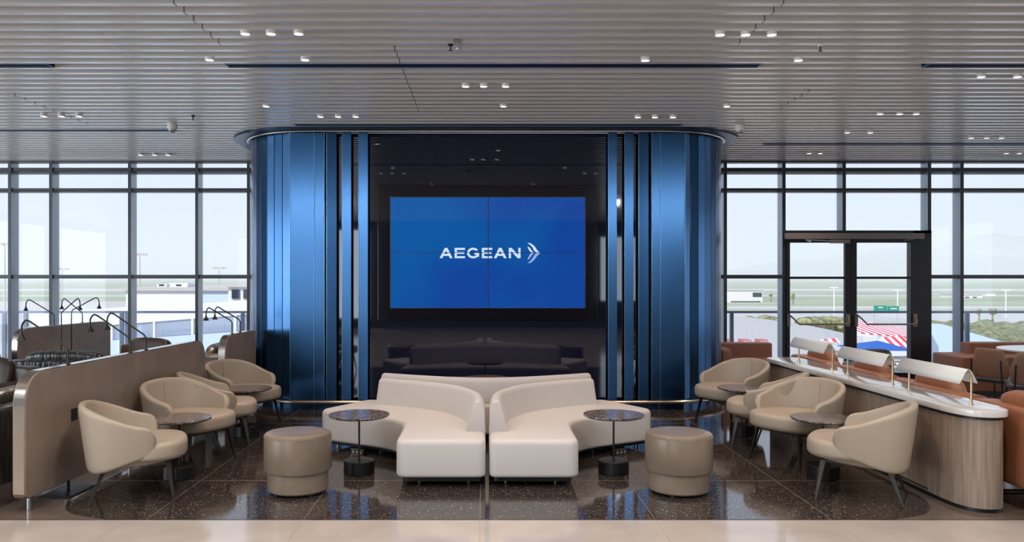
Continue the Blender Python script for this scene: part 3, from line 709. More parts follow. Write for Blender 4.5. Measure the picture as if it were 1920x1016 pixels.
def bank_lamp(yc, lb):
    t = thing('counter_lamp', lb, 'lamp', (3.535, yc, 0.722), R(1.0), 'white folded counter lamps')
    prof = [(-0.068, 0.155), (-0.05, 0.19), (-0.025, 0.238), (-0.010, 0.256), (0.0, 0.261), (0.010, 0.256), (0.025, 0.238), (0.05, 0.19), (0.066, 0.158)]
    MB().grid([[(x, -0.455, z) for x, z in prof], [(x, 0.0, z) for x, z in prof], [(x, 0.455, z) for x, z in prof]]).build('lamp_shade', 'lamp_white', t, solid=0.003, angle=60)
    for s2 in (-0.43, 0.43):
        po = MB().tube(spline([(0.035, s2, 0.0), (0.035, s2, 0.16), (0.032, s2, 0.215), (0.015, s2, 0.236), (-0.004, s2, 0.24)], 5), 0.009, 12)
        po = po.build('post', 'brass', t)
        MB().lathe([(0.0, 0.0), (0.018, 0.0), (0.018, 0.005), (0.0, 0.005)], (0.035, s2, 0), 16).build('base_disc', 'brass', po)
    MB().tube([(0.0, -0.43, 0.243), (0.0, 0.43, 0.243)], 0.006, 8).build('light_bar', 'lamp_white', t)
    return t
bank_lamp(6.52, 'white folded-shade counter lamp at the near end of the marble top')
bank_lamp(7.69, 'white folded-shade counter lamp in the middle of the marble top')
bank_lamp(8.94, 'white folded-shade counter lamp at the far end of the marble top')

# ------------------------------------------------------------------ leather armchairs (local front = -Y)
def leather_chair(label, loc, rot, m, m2, group, metal='black_metal', w=1.12, pillow=True, name='leather_armchair'):
    t = thing(name, label, 'armchair', loc, rot, group)
    MB().puff((0, -0.03, 0.30), (w - 0.36, 0.72, 0.22), 0.3).build('seat', m, t, angle=80)
    MB().puff((0, 0.33, 0.44), (w - 0.04, 0.20, 0.56), 0.17, 40).build('backrest', m, t, angle=80)
    for s2 in (-1, 1): MB().puff((s2 * (w / 2 - 0.12), -0.04, 0.37), (0.20, 0.80, 0.42), 0.3).build('armrest', m2, t, angle=80)
    if pillow: MB().puff((0, 0.22, 0.64), (w - 0.44, 0.15, 0.36), 0.5, tilt=-0.25).build('back_cushion', m, t, angle=80)
    fr_ = MB()
    for s2 in (-1, 1):
        x = s2 * (w / 2 - 0.14)
        fr_.tube([(x, -0.36, 0.19), (x, -0.36, 0.012), (x, 0.36, 0.012), (x, 0.36, 0.19)], 0.010, 8)
    fr_.box(-w / 2 + 0.14, w / 2 - 0.14, -0.02, 0.02, 0.165, 0.19)
    fr_.build('sled_frame', metal, t)
    return t
gc = 'cognac leather armchairs behind the oak counter'
for y_, lb in ((6.0, 'cognac leather armchair behind the near end of the oak counter, cut by the photo edge'),
               (7.25, 'cognac leather armchair behind the nearest counter lamp'), (8.50, 'cognac leather armchair behind the middle counter lamp'),
               (9.75, 'cognac leather armchair farthest back behind the oak counter')):
    leather_chair(lb, (4.22, y_, 0), PI / 2, 'cognac', 'cognac', gc)
gb = 'black leather armchairs on the left side'
leather_chair('black leather armchair behind the near end of the taupe screen, at the left photo edge', (-3.86, 6.35, 0), -PI / 2, 'black_leather', 'black_leather', gb, 'steel')
leather_chair('black leather armchair with wrinkled back, seen over the taupe screen', (-4.75, 9.75, 0), R(176), 'black_leather', 'espresso_leather', gb, 'steel', w=1.4)
leather_chair('dark leather armchair farthest back on the left before the window', (-4.70, 11.35, 0), R(-20), 'espresso_leather', 'espresso_leather', gb, 'steel')
leather_chair('dark brown leather armchair low at the left photo edge', (-5.28, 8.55, 0), R(-12), 'espresso_leather', 'espresso_leather', gb, 'steel')
leather_chair('black leather armchair at the left photo edge beside the metal edge of the farther screen', (-6.60, 10.9, 0), R(170), 'black_leather', 'black_leather', gb, 'steel')
leather_chair('black leather armchair beside the short screen next to the blue wall', (-3.62, 10.6, 0), -PI / 2, 'black_leather', 'espresso_leather', gb, 'steel')
tt = thing('socket_table', 'small wood-topped cabinet table with power sockets at the left photo edge', 'side table', (-4.62, 7.8, 0))
MB().slab(fillet([(-.2, -.2, .1), (.2, -.2, .1), (.2, .2, .1), (-.2, .2, .1)], 6), 0.545, 0.575, 0.004, 0.004, 2).build('tabletop', 'oak', tt)
MB().box(-0.13, 0.13, -0.13, 0.13, 0.0, 0.545).build('body', 'oak', tt, smooth=False, bevel=0.01)
MB().box(0.04, 0.10, -0.134, -0.129, 0.36, 0.50).build('socket_panel', 'steel', tt, smooth=False)

# ------------------------------------------------------------------ upholstered screens with metal edges
def screen(label, a, b_, height=0.985, z0=0.10, th=0.085, r=0.24, rfar=0.22, name='partition_screen', side=1):
    A = Vector((*a, 0)); B = Vector((*b_, 0)); Ln = (B - A).length; rot = math.atan2((B - A).y, (B - A).x)
    t = thing(name, label, 'partition', a + (0,), rot, 'taupe leather screens with metal edges')
    # local x along the screen, local y across; outline in x,z
    ol = fillet([(0, z0, 0.06), (Ln, z0, 0.06), (Ln, height, rfar), (0, height, r)], 10)
    def ext(mb, ol, y0, y1):
        mb.loft([[(x, y0, z) for x, z in ol], [(x, y1, z) for x, z in ol]])
    c = MB(); ext(c, [(x, z) for x, z in ol], -th / 2 + 0.004, th / 2 - 0.004); c.build('edge_band', 'nickel', t, angle=25)
    def inset(ol, d):
        P_ = [Vector(p) for p in ol]; n = len(P_); out = []
        for i in range(n):
            e = (P_[(i + 1) % n] - P_[i - 1]).normalized(); out.append((P_[i].x - e.y * d, P_[i].y + e.x * d))
        return out
    il = inset(ol, 0.007)
    f1 = MB(); ext(f1, il, -th / 2 - 0.004, -th / 2 + 0.008); f1.build('leather_face', 'panel', t, angle=25)
    f2 = MB(); ext(f2, il, th / 2 - 0.008, th / 2 + 0.004); f2.build('leather_face', 'panel', t, angle=25)
    for x in ((0.12, Ln * 0.5, Ln - 0.2) if Ln > 2 else (0.12, Ln - 0.12)):
        MB().lathe([(0.014, 0.002), (0.014, z0 + 0.01)], (x, 0, 0), 12).build('leg', 'steel', t)
    if Ln > 2:
        ft = MB().box(0.42, 0.82, -0.12, 0.12, 0.002, 0.010); ft.build('foot_plate', 'black_metal', t, smooth=False)
        MB().lathe([(0.014, 0.01), (0.014, z0 + 0.01)], (0.62, 0, 0), 12).build('post', 'black_metal', t)
    return t, Ln
A1, B1 = (-3.235, 5.80), (-3.05, 9.02)
s1, L1 = screen('long taupe leather screen with rounded corners beside the left tub chairs', A1, B1)
for x, z in ((0.62, 0.60), (2.62, 0.60)):
    q = MB().box(x - 0.04, x + 0.04, -0.054, -0.046, z - 0.045, z + 0.045); o = q.build('power_outlet', 'socket', s1, smooth=False, bevel=0.002)
A2, B2 = (-6.05, 10.75), (-5.72, 12.7)
s2_, L2 = screen('taupe leather screen in front of the left windows, lit by reading lamps', A2, B2, height=1.0)
A3, B3 = (-3.02, 9.62), (-2.95, 10.66)
s3, L3 = screen('short taupe leather screen between the far left tub chair and the blue wall', A3, B3, rfar=0.02)

# gooseneck reading lamps
def reading_lamp(label, base, dirx, diry=0.0, zt=0.985, stem=0.13, reach=0.37, rise=0.20, zbase=None, group='black gooseneck reading lamps'):
    zb = zt if zbase is None else zbase
    t = thing('reading_lamp', label, 'lamp', (base[0], base[1], zb), 0, group)
    z0 = zt - zb + stem
    d = Vector((dirx, diry, 0)).normalized()
    pts = [Vector((0, 0, 0)), Vector((0, 0, z0 - 0.02)), Vector((0, 0, z0)) + d * 0.008, d * reach * 0.8 + Vector((0, 0, z0 + rise - 0.005)), d * reach * 0.90 + Vector((0, 0, z0 + rise + 0.008)),
           d * reach * 0.985 + Vector((0, 0, z0 + rise - 0.028)), d * reach + Vector((0, 0, z0 + rise - 0.085))]
    smooth_pts = [pts[0], pts[1], pts[1].lerp(pts[2], .6) + d * 0.004, pts[2] + Vector((0, 0, 0.008)) + d * 0.01]
    smooth_pts += [pts[3]] + spline(pts[3:7], 4)[1:]
    MB().tube(smooth_pts, 0.0075, 8).build('arm', 'black_metal', t)
    e = pts[-1]; arm_ = [c for c in t.children if c.name.startswith('arm')][0]
    MB().lathe([(0.009, 0.0), (0.013, -0.02), (0.032, -0.055), (0.034, -0.06), (0.0, -0.056)], tuple(e), 16).build('lamp_head', 'black_metal', arm_)
    MB().lathe([(0.02, 0.0), (0.02, 0.006), (0.0, 0.006)], n=14).build('mount', 'black_metal', t)
    return t, Vector(t.location) + e
heads = []
def on(A, B, y_): f_ = (y_ - A[1]) / (B[1] - A[1]); return (A[0] + (B[0] - A[0]) * f_, y_)
for y_, lb in ((6.42, 'black gooseneck reading lamp on the near end of the long taupe screen'), (7.42, 'black gooseneck reading lamp on the long taupe screen, left one of the far pair'), (7.72, 'black gooseneck reading lamp on the long taupe screen, right one of the far pair')):
    heads.append(reading_lamp(lb, on(A1, B1, y_), -1, 0.0, reach=0.36)[1])
for (px, lean, hx), lb in (((91, -1, 38), 'leftmost black reading lamp over the farther screen by the window'), ((113, -1, 74), 'second black reading lamp over the farther screen, leaning left in front of the window post'),
                           ((115, 1, 150), 'third black reading lamp over the farther screen, leaning right'), ((134, 1, 186), 'rightmost black reading lamp over the farther screen, leaning right')):
    d = 11.5 + (px - 91) / 43 * 0.9 if lean < 0 else 11.0 + (px - 115) / 19 * 0.5
    x = PX(px, d); 
    if lean < 0: heads.append(reading_lamp(lb, on(A2, B2, 11.5 if px < 100 else 12.1), -1, 0, zt=1.0, reach=abs(hx - px) * d / F, rise=0.19, stem=0.15)[1])
    else: heads.append(reading_lamp(lb, (x, d, 0), 1, 0, zt=1.0, zbase=0.0, reach=abs(hx - px) * d / F * 1.0, rise=0.17, stem=0.20)[1])
for y_, lb in ((9.95, 'black reading lamp on the short screen beside the blue wall, left one'), (10.22, 'black reading lamp on the short screen beside the blue wall, right one')):
    heads.append(reading_lamp(lb, on(A3, B3, y_), -1, 0.0, reach=0.31, rise=0.15, stem=0.15)[1])

# ------------------------------------------------------------------ banquettes, dining chairs, table (right, by the window)
def banquette(label, x0, x1, yb, seat_h, back_h, dep=0.62, name='banquette', arm=None, sx1=None):
    t = thing(name, label, 'bench', ((x0 + x1) / 2, yb, 0), 0, 'cognac leather benches by the window')
    w = (x1 - x0) / 2
    MB().slab(fillet([(-w, -dep, .04), (w, -dep, .04), (w, 0, .04), (-w, 0, .04)], 4), 0.08, seat_h, 0.03, 0.01).build('seat', 'cognac_flat', t)
    bl = -w if arm is None else arm
    MB().slab(fillet([(bl, -0.24, .03), (w, -0.24, .03), (w, 0, .03), (bl, 0, .03)], 4), seat_h - 0.02, back_h, 0.025, 0.0).build('backrest', 'cognac_flat', t)
    MB().box(-w + 0.05, w - 0.05, -dep + 0.06, -0.05, 0.0, 0.08).build('plinth', 'black_metal', t, smooth=False)
    return t
banquette('cognac leather bench by the window between the blue wall and the glass door', PX(1345, 12.6), PX(1449, 12.6), 12.85, 0.46, PZ(643, 12.6))
MB_ = MB().puff((-0.40, -0.42, 0.40), (0.16, 0.5, 0.42), 0.3)
MB_.build('armrest', 'cognac_flat', [o for o in bpy.data.objects if o.name.startswith('banquette')][0], angle=80)
banquette('long cognac leather corner bench by the window at the right photo edge', PX(1790, 11.7), 9.6, 12.3, PZ(668, 11.6), PZ(642, 12.1), dep=0.8, arm=PX(1814, 12.1) - (PX(1790, 11.7) + 9.6) / 2)
def dining_chair(label, loc, rot):
    t = thing('dining_chair', label, 'chair', loc, rot, 'walnut shell chairs at the white table')
    rows = []
    for q in range(7):
        z = 0.47 + 0.36 * q / 6; wq = 0.19 + 0.03 * math.sin(PI * min(1, q / 4)) - 0.03 * max(0, (q - 4)) / 2
        rows.append([(wq * math.sin(a) / math.sin(0.8), -0.20 - 0.05 * q / 6 - 0.10 * (math.cos(a) - math.cos(0.8)), z) for a in [-0.8 + 1.6 * k / 10 for k in range(11)]])
    MB().grid(rows).build('backrest', 'walnut', t, solid=0.014, sub=1, angle=180)
    MB().slab(fillet([(-.22, -.2, .08), (.22, -.2, .08), (.22, .24, .1), (-.22, .24, .1)], 6), 0.42, 0.465, 0.02, 0.01).build('seat', 'navy_seat', t)
    for sx in (-1, 1):
        MB().tube([(sx * 0.17, -0.31, 0.70), (sx * 0.18, -0.30, 0.42), (sx * 0.20, -0.28, 0.002)], 0.010, 8).build('leg', 'black_metal', t)
        MB().tube([(sx * 0.19, 0.18, 0.42), (sx * 0.21, 0.24, 0.002)], 0.010, 8).build('leg', 'black_metal', t)
    return t
dining_chair('walnut shell dining chair with navy seat at the white table, left one', (PX(1878, 9.85), 9.85, 0), R(-62))
dining_chair('walnut shell dining chair cut off by the right photo edge', (PX(1930, 9.3), 9.3, 0), R(-25))
t = thing('round_table', 'large round white table in front of the corner bench at the right', 'table', (PX(1985, 10.6), 10.6, 0))
MB().lathe([(0, 0.715), (0.66, 0.715), (0.68, 0.722), (0.68, 0.74), (0, 0.742)], n=64).build('tabletop', 'table_white', t)
MB().lathe([(0.04, 0.02), (0.04, 0.715)], n=20).build('stem', 'steel', t)
MB().lathe([(0.0, 0.0), (0.3, 0.0), (0.3, 0.012), (0.05, 0.03), (0, 0.03)], n=40).build('base', 'steel', t)
# extra support leg seen at the edge of the table
t = thing('tub_seat', 'low black seat before the glass door, only its top showing behind the middle counter lamp', 'chair', (PX(1624, 12.3), 12.3, 0))
MB().puff((0, -0.05, 0.30), (0.6, 0.55, 0.24), 0.35).build('seat', 'black_leather', t, angle=80)
MB().puff((0, -0.3, 0.42), (0.46, 0.12, 0.42), 0.5).build('backrest', 'black_leather', t, angle=80)
for sx in (-1, 1):
    for sy in (-1, 1): MB().tube([(sx * 0.22, -0.05 + sy * 0.2, 0.2), (sx * 0.24, -0.05 + sy * 0.22, 0.002)], 0.012, 8).build('leg', 'black_metal', t)

# ------------------------------------------------------------------ ceiling fittings
def YCEIL(py, z=ZC): return F * (z - H) / (CY - py)
sp0 = None
def spot(px, py, label, group, big=False):
    global sp0
    y_ = YCEIL(py, ZC - 0.015); x = PX(px, y_)
    if sp0 is None:
        t = thing('ceiling_spotlight', label, 'ceiling light', (x, y_, ZC), 0, group)
        hs = MB().lathe([(0.034, 0.12), (0.038, 0.0), (0.038, -0.022), (0.035, -0.025), (0.032, -0.018)], n=20).build('housing', 'white_fixture', t, angle=40)
        MB().lathe([(0.0, -0.020), (0.033, -0.020), (0.033, -0.017)], n=20).build('lens', 'lens', hs)
        sp0 = t; return t
    c = dup(sp0, label, (x, y_, ZC)); c['group'] = group; return c
trip = [((460, 508, 560), 62, 'top left of the photo, nearest the camera'), ((1350, 1398, 1447), 64, 'top right of the photo, nearest the camera'),
        ((873, 907, 948), 161, 'above the middle of the video wall'), ((82, 115, 148), 217, 'over the left seating, before the dome camera'),
        ((601, 634, 667), 218, 'above the left end of the blue wall'), ((1196, 1228, 1262), 219, 'above the right end of the blue wall'),
        ((1650, 1687, 1718), 213, 'over the right seating, midway'), ((264, 290, 315), 290, 'close to the left windows'), ((1821, 1850, 1878), 258, 'over the window bench at the far right')]
spots = []
for xs_, py, wh in trip:
    for i, px in enumerate(xs_):
        spots.append(spot(px, py, '%s spotlight of the ceiling row of three %s' % (side_word(i, 3), wh), 'white ceiling spotlights in rows'))
for (xa, xb), py, wh in (((393, 572), 111, 'left of the sprinkler, before the long diffuser'), ((1210, 1497), 112, 'right of the sprinkler, before the long diffuser'),
                         ((1840, 1908), 143, 'behind the diffuser at the right edge'), ((1589, 1632), 248, 'over the glass door'),
                         ((1887, 1911), 287, 'lowest at the right edge'), ((1517, 1538), 287, 'close to the window beside the door')):
    for i, px in enumerate((xa, xb)):
        spots.append(spot(px, py, '%s spotlight of the ceiling pair %s' % (side_word(i, 2), wh), 'white ceiling spotlights in pairs'))
for px, wh in ((499, 'above the left corner of the blue wall'), (944, 'above the centre of the blue wall'), (1363, 'above the right corner of the blue wall')):
    spots.append(spot(px, 198.5, 'lone white ceiling spotlight ' + wh, 'lone white ceiling spotlights'))
# dome cameras
for px, py, sd in ((323, 242, 'left'), (1387, 245, 'right')):
    y_ = F * (ZC - 0.06 - H) / (CY - py); x = PX(px, y_)
    t = thing('dome_camera', 'white dome security camera under the ceiling %s of the blue wall' % sd, 'camera', (x, y_, ZC))
    MB().lathe([(0.0, 0.121), (0.058, 0.12), (0.06, 0.0), (0.062, -0.05), (0.058, -0.06), (0.0, -0.06)], n=28).build('housing', 'white_fixture', t)
    MB().lathe([(0.05, -0.058)] + [(0.05 * math.cos(a), -0.062 - 0.045 * math.sin(a)) for a in [PI / 2 * k / 6 for k in range(7)]], n=28).build('dome', 'dome_glass', t)
# sprinklers and a detector
for px, py, wh in ((845, 90, 'at the top centre beside the little detector'), (1538, 91, 'at the top right between the spotlights'), (362, 222, 'on the left above the dome camera')):
    y_ = F * (ZC - 0.03 - H) / (CY - py); x = PX(px, y_)
    t = thing('sprinkler', 'small dark sprinkler head hanging from the ceiling ' + wh, 'sprinkler', (x, y_, ZC), 0, 'sprinkler heads')
    MB().lathe([(0.0, 0.121), (0.01, 0.12), (0.01, 0.03), (0.022, 0.03), (0.022, -0.01), (0.01, -0.014)], n=14).build('collar', 'white_fixture' if px > 1000 else 'black_metal', t)
    MB().lathe([(0.007, -0.01), (0.006, -0.045), (0.018, -0.048), (0.018, -0.051), (0.0, -0.051)], n=12).build('deflector', 'black_metal', t)
y_ = F * (ZC - 0.03 - H) / (CY - 89)
t = thing('smoke_detector', 'small grey detector box next to the centre sprinkler', 'detector', (PX(857, y_), y_, ZC))
MB().box(-0.03, 0.03, -0.03, 0.03, -0.035, 0.03).build('housing', 'dome_glass', t, smooth=False, bevel=0.006)
MB().lathe([(0.014, -0.035), (0.010, -0.045), (0, -0.046)], n=14).build('sensor', 'white_fixture', t)

# ------------------------------------------------------------------ balcony and outside
M['balc'] = mat('balcony_paving', (0.55, 0.54, 0.52), 0.6)
M['rail'] = mat('balustrade_metal', (0.24, 0.29, 0.36), 0.4, 0.5)
tag(MB().box(-16, 16, YW + 0.16, 15.6, -0.35, -0.03).build('balcony_floor', 'balc', smooth=False), None, None, None, 'structure')
def railing(label, x0, x1, posts):
    t = thing('balustrade', label, 'railing', (x0, 15.2, -0.03)); w = x1 - x0; zr = PZ(585, 15.2) + 0.03
    MB().box(0, w, -0.03, 0.03, zr - 0.02, zr + 0.02).build('handrail', 'rail', t, smooth=False)
    MB().box(0, w, -0.006, 0.006, 0.08, zr - 0.03).build('glass_panel', 'rail_glass', t, smooth=False)
    for p in posts: MB().box(p - x0 - 0.03, p - x0 + 0.03, -0.02, 0.05, 0.0, zr - 0.02).build('post', 'rail', t, smooth=False)
railing('grey metal and glass balcony railing outside the left windows', -15, -3.9, [PX(v, 15.2) for v in (8, 24, 48, 228, 238, 455, 466)])
railing('grey metal and glass balcony railing outside the right windows', 3.9, 15, [PX(v, 15.2) for v in (1372, 1798, 1814)])

ZG = -8.0
def pale(name, col, rough=0.8): return mat(name, lin(col), rough)
M['grass'] = pale('airfield_grass', (130, 150, 104)); add_noise_color(M['grass'], lin((136, 152, 112)), lin((172, 178, 146)), 0.012, 5, (1, 3, 1))
M['tarmac'] = pale('pale_tarmac', (196, 192, 184)); M['white_out'] = pale('white_render', (225, 224, 222), 0.6); M['conc'] = pale('concrete', (190, 186, 178))
M['hill'] = pale('mountain_scrub', (120, 130, 120)); add_noise_color(M['hill'], lin((98, 112, 96)), lin((150, 152, 136)), 0.002, 5)
M['roof_blue'] = pale('pale_roof_sheet', (196, 212, 226), 0.6); M['tent'] = pale('blue_tent_cloth', (40, 95, 175), 0.6)
M['sign_green'] = pale('green_sign', (20, 140, 115), 0.5); M['bush'] = pale('scrub_green', (92, 106, 62)); add_noise_color(M['bush'], lin((70, 88, 44)), lin((176, 168, 124)), 1.4, 8)
M['car_dark'] = pale('dark_car_paint', (60, 66, 76), 0.3); M['car_white'] = pale('white_car_paint', (225, 228, 232), 0.3); M['car_red'] = pale('red_car_paint', (170, 60, 55), 0.3)
M['car_glass'] = pale('car_window', (40, 50, 60), 0.1); M['red'] = pale('red_panel', (196, 120, 118))
M['fence'] = pale('louvre_fence', (196, 204, 214), 0.5)
N, L, b = nt(M['fence'])
v = tex_coord(M['fence']); wv = N.new('ShaderNodeTexWave'); wv.inputs['Scale'].default_value = 0.9; wv.bands_direction = 'X'; L.new(v, wv.inputs['Vector'])
cr = N.new('ShaderNodeValToRGB'); cr.color_ramp.elements[0].color = (*lin((120, 132, 145)), 1); cr.color_ramp.elements[1].color = (*lin((215, 220, 226)), 1); cr.color_ramp.elements[0].position = .3; cr.color_ramp.elements[1].position = .6
L.new(wv.outputs['Fac'], cr.inputs['Fac']); M['awning'] = pale('striped_awning', (255, 255, 255), 0.6)
N, L, b = nt(M['awning'])
v = tex_coord(M['awning']); wv = N.new('ShaderNodeTexWave'); wv.inputs['Scale'].default_value = 0.42; wv.bands_direction = 'X'; L.new(v, wv.inputs['Vector'])
cr = N.new('ShaderNodeValToRGB'); cr.color_ramp.interpolation = 'CONSTANT'; cr.color_ramp.elements[0].color = (*lin((215, 70, 80)), 1); cr.color_ramp.elements[1].color = (*lin((240, 240, 240)), 1); cr.color_ramp.elements[1].position = .5
L.new(wv.outputs['Fac'], cr.inputs['Fac']); L.new(cr.outputs['Color'], b.inputs['Base Color'])

tag(MB().box(-9000, 9000, 16, 14000, ZG - 1, ZG).build('ground', 'grass', smooth=False), None, None, None, 'structure')
def gstrip(name, y0, y1, x0=-6000, x1=6000, m='tarmac', z=0.02, sk=0.0):
    tag(MB().add([(x0, y0, ZG + z), (x1, y0 + sk, ZG + z), (x1, y1 + sk, ZG + z), (x0, y1, ZG + z)], [(0, 1, 2, 3)]).build(name, m, smooth=False), None, None, None, 'structure')
GD = lambda py: F * (H - ZG) / (py - CY)
gstrip('apron_ground', 20, GD(584)); gstrip('road', GD(580), GD(574), 0, 3000, 'conc', 0.03); gstrip('taxiway_ground', GD(556), GD(553.5), m='tarmac', z=0.05); gstrip('runway_ground', GD(546), GD(541.5), m='tarmac', z=0.06)
gstrip('apron_west_ground', GD(585), GD(565), -3000, -20, 'conc', 0.04)
# mountains
def ridge(name, pts, dist, dep, label=None):
    mb = MB(); rr = []
    for f_, hf in ((-dep, 0), (-dep * 0.5, 0.55), (0, 1.0), (dep, 0.0)):
        rr.append([(PX(px, dist) + (0 if f_ == 0 else random.uniform(-1, 1) * dist * 0.004), dist + f_ + (random.uniform(-1, 1) * dist * 0.03 if 0 < hf < 1 else 0),
                    ZG - 2 + (PZ(py, dist) - ZG) * (hf * (1 + (random.uniform(-.12, .12) if hf < 1 else 0)))) for px, py in pts])
    mb.grid(rr); o = mb.build(name, 'hill', smooth=True, angle=180); tag(o, None, None, None, 'structure'); return o
def interp(pts, n=4):
    s3_ = spline([(a, b_, 0) for a, b_ in pts], n); return [(p.x, p.y) for p in s3_]
ridge('hill_terrain', interp([(1100, 519), (1250, 517), (1355, 508), (1400, 500), (1450, 491), (1520, 486), (1580, 480), (1610, 478), (1640, 468), (1690, 463), (1740, 466), (1790, 480), (1900, 500), (2100, 515)]), 6500, 1800)
ridge('mountain_terrain', interp([(1500, 518), (1640, 500), (1700, 485), (1745, 466), (1800, 452), (1835, 441), (1865, 437), (1900, 440), (1950, 452), (2050, 478), (2300, 505), (2500, 516)]), 9000, 2500)
ridge('hill_west_terrain', interp([(-600, 512), (-300, 514), (0, 517), (150, 518.5), (300, 517), (420, 512), (520, 508), (700, 512), (900, 518)]), 9000, 2000)
def house(name, label, cat, px0, px1, py0, py1, d, dep, m='white_out', windows=None, group=None, roof=None):
    x0, x1 = PX(px0, d), PX(px1, d); z1, z0 = PZ(py0, d), PZ(py1, d)
    t = thing(name, label, cat, ((x0 + x1) / 2, d, ZG), 0, group); w = (x1 - x0) / 2
    MB().box(-w, w, 0, dep, 0, z1 - ZG).build('wall', m, t, smooth=False)
    MB().box(-w - 0.3, w + 0.3, -0.3, dep + 0.3, z1 - ZG, z1 - ZG + 0.35).build('roof', roof or 'conc', t, smooth=False)
    if windows:
        for f0, f1, g0, g1 in windows:
            MB().box(-w + 2 * w * f0, -w + 2 * w * f1, -0.15, 0, (z0 - ZG) + (z1 - z0) * g0, (z0 - ZG) + (z1 - z0) * g1).build('window', 'car_glass', t, smooth=False)
    return t
house('building', 'long white terminal building with dark glass end beyond the window, right of the blue wall', 'building', 1345, 1430, 545, 568, 330, 40, windows=[(0.78, 0.98, 0.5, 0.85), (0.3, 0.95, 0.0, 0.15)])
house('building', 'low white hangar far across the airfield, left of the farthest right window post', 'building', 1762, 1790, 553, 560, 440, 20)
house('building', 'row of low white airfield sheds seen beyond the far right window', 'building', 1806, 1842, 553, 561, 400, 20, windows=[(0.1, 0.3, 0.1, 0.6), (0.5, 0.7, 0.1, 0.6)])
house('building', 'pale square hall far beyond the far right window', 'building', 1848, 1867, 550, 562, 440, 20)
house('building', 'big white flat terminal roof building outside the left windows', 'building', 236, 366, 545, 566, 90, 30, windows=None)
house('building', 'pale grey lower terminal block right of the big white one outside the left windows', 'building', 366, 428, 545, 562, 85, 20, 'roof_blue')
house('building', 'white service block nearest the blue wall outside the left windows', 'building', 428, 500, 538, 562, 80, 20, windows=[(0.1, 0.3, 0.1, 0.8), (0.4, 0.6, 0.1, 0.8)])
for px0, px1, py0, nm in ((294, 312, 539, 'left'), (318, 352, 537, 'right')):
    t = thing('rooftop_unit', 'small white rooftop plant unit on the big terminal building, %s one' % nm, 'rooftop unit', (PX((px0 + px1) / 2, 95), 95, PZ(545, 90) + 0.3), 0, 'rooftop plant units')
    MB().box(-(px1 - px0) / 2 * 95 / F, (px1 - px0) / 2 * 95 / F, 0, 3, 0, (545 - py0) * 95 / F).build('housing', 'white_out', t, smooth=False, bevel=0.05)
    MB().box(-0.3, 0.3, -0.02, 0, 0.15, 0.35).build('grille', 'car_dark', t, smooth=False)
# roof deck and fenced wall outside the left windows
def prism(name, m, pts, z0, z1, parent=None): return MB().slab(pts, z0, z1, 0, 0).build(name, m, parent, smooth=False)
t = thing('terrace_building', 'pale blue terminal wing with a sloping white roof below the left windows', 'building', (0, 0, 0))
# sloped light roof
A_ = P(60, 602, 60); B_ = P(480, 578, 45); C_ = P(480, 563, 76); D_ = P(60, 585, 76)
MB().add([A_, B_, C_, D_, (A_[0], A_[1], ZG), (B_[0], B_[1], ZG), (C_[0], C_[1], ZG), (D_[0], D_[1], ZG)], [(0, 1, 2, 3), (0, 4, 5, 1), (1, 5, 6, 2), (3, 2, 6, 7), (0, 3, 7, 4)]).build('roof', 'white_out', t, smooth=False)
A_ = P(20, 626, 34); B_ = P(520, 588, 30)
ba = Vector(A_); bb = Vector(B_); dirv = Vector((bb.x - ba.x, bb.y - ba.y, 0)); Lr = dirv.length; ang = math.atan2(dirv.y, dirv.x)
wl = thing('terrace_fence', 'long grey slatted fence on a pale wall below the left windows', 'fence', (ba.x, ba.y, ZG), ang)
za, zb = ba.z - ZG, bb.z - ZG
def wedge(y0, y1, a0, a1, b0, b1): return [(0, y0, a0), (Lr, y0, b0), (Lr, y1, b0), (0, y1, a0), (0, y0, a1), (Lr, y0, b1), (Lr, y1, b1), (0, y1, a1)], [(0, 3, 2, 1), (4, 5, 6, 7), (0, 1, 5, 4), (1, 2, 6, 5), (2, 3, 7, 6), (3, 0, 4, 7)]
MB().add(*wedge(0, 8, 0.0, za - 0.55, 0.0, zb - 0.55)).add(*wedge(0.5, 8, 0.0, za - 0.05, 0.0, zb - 0.05)).build('wall', 'roof_blue', wl, smooth=False)
sl = MB(); nsl = 260
for k in range(nsl):
    f_ = k / nsl; x = Lr * f_; zz = za + (zb - za) * f_
    sl.box(x, x + 0.018, 0.1, 0.13, zz - 0.58, zz)
o = sl.build('slats', 'fence', wl, smooth=False); o['kind'] = 'stuff'
MB().add(*wedge(0.08, 0.18, za, za + 0.05, zb, zb + 0.05)).add(*wedge(0.08, 0.18, za - 0.56, za - 0.52, zb - 0.56, zb - 0.52)).build('rail', 'rail', wl, smooth=False)
for f_ in (0.1, 0.25, 0.4, 0.56, 0.7, 0.85): 
    x = Lr * f_; zz = za + (zb - za) * f_
    MB().box(x, x + 0.1, 0.06, 0.2, zz - 0.6, zz + 0.05).build('post', 'white_out', wl, smooth=False)
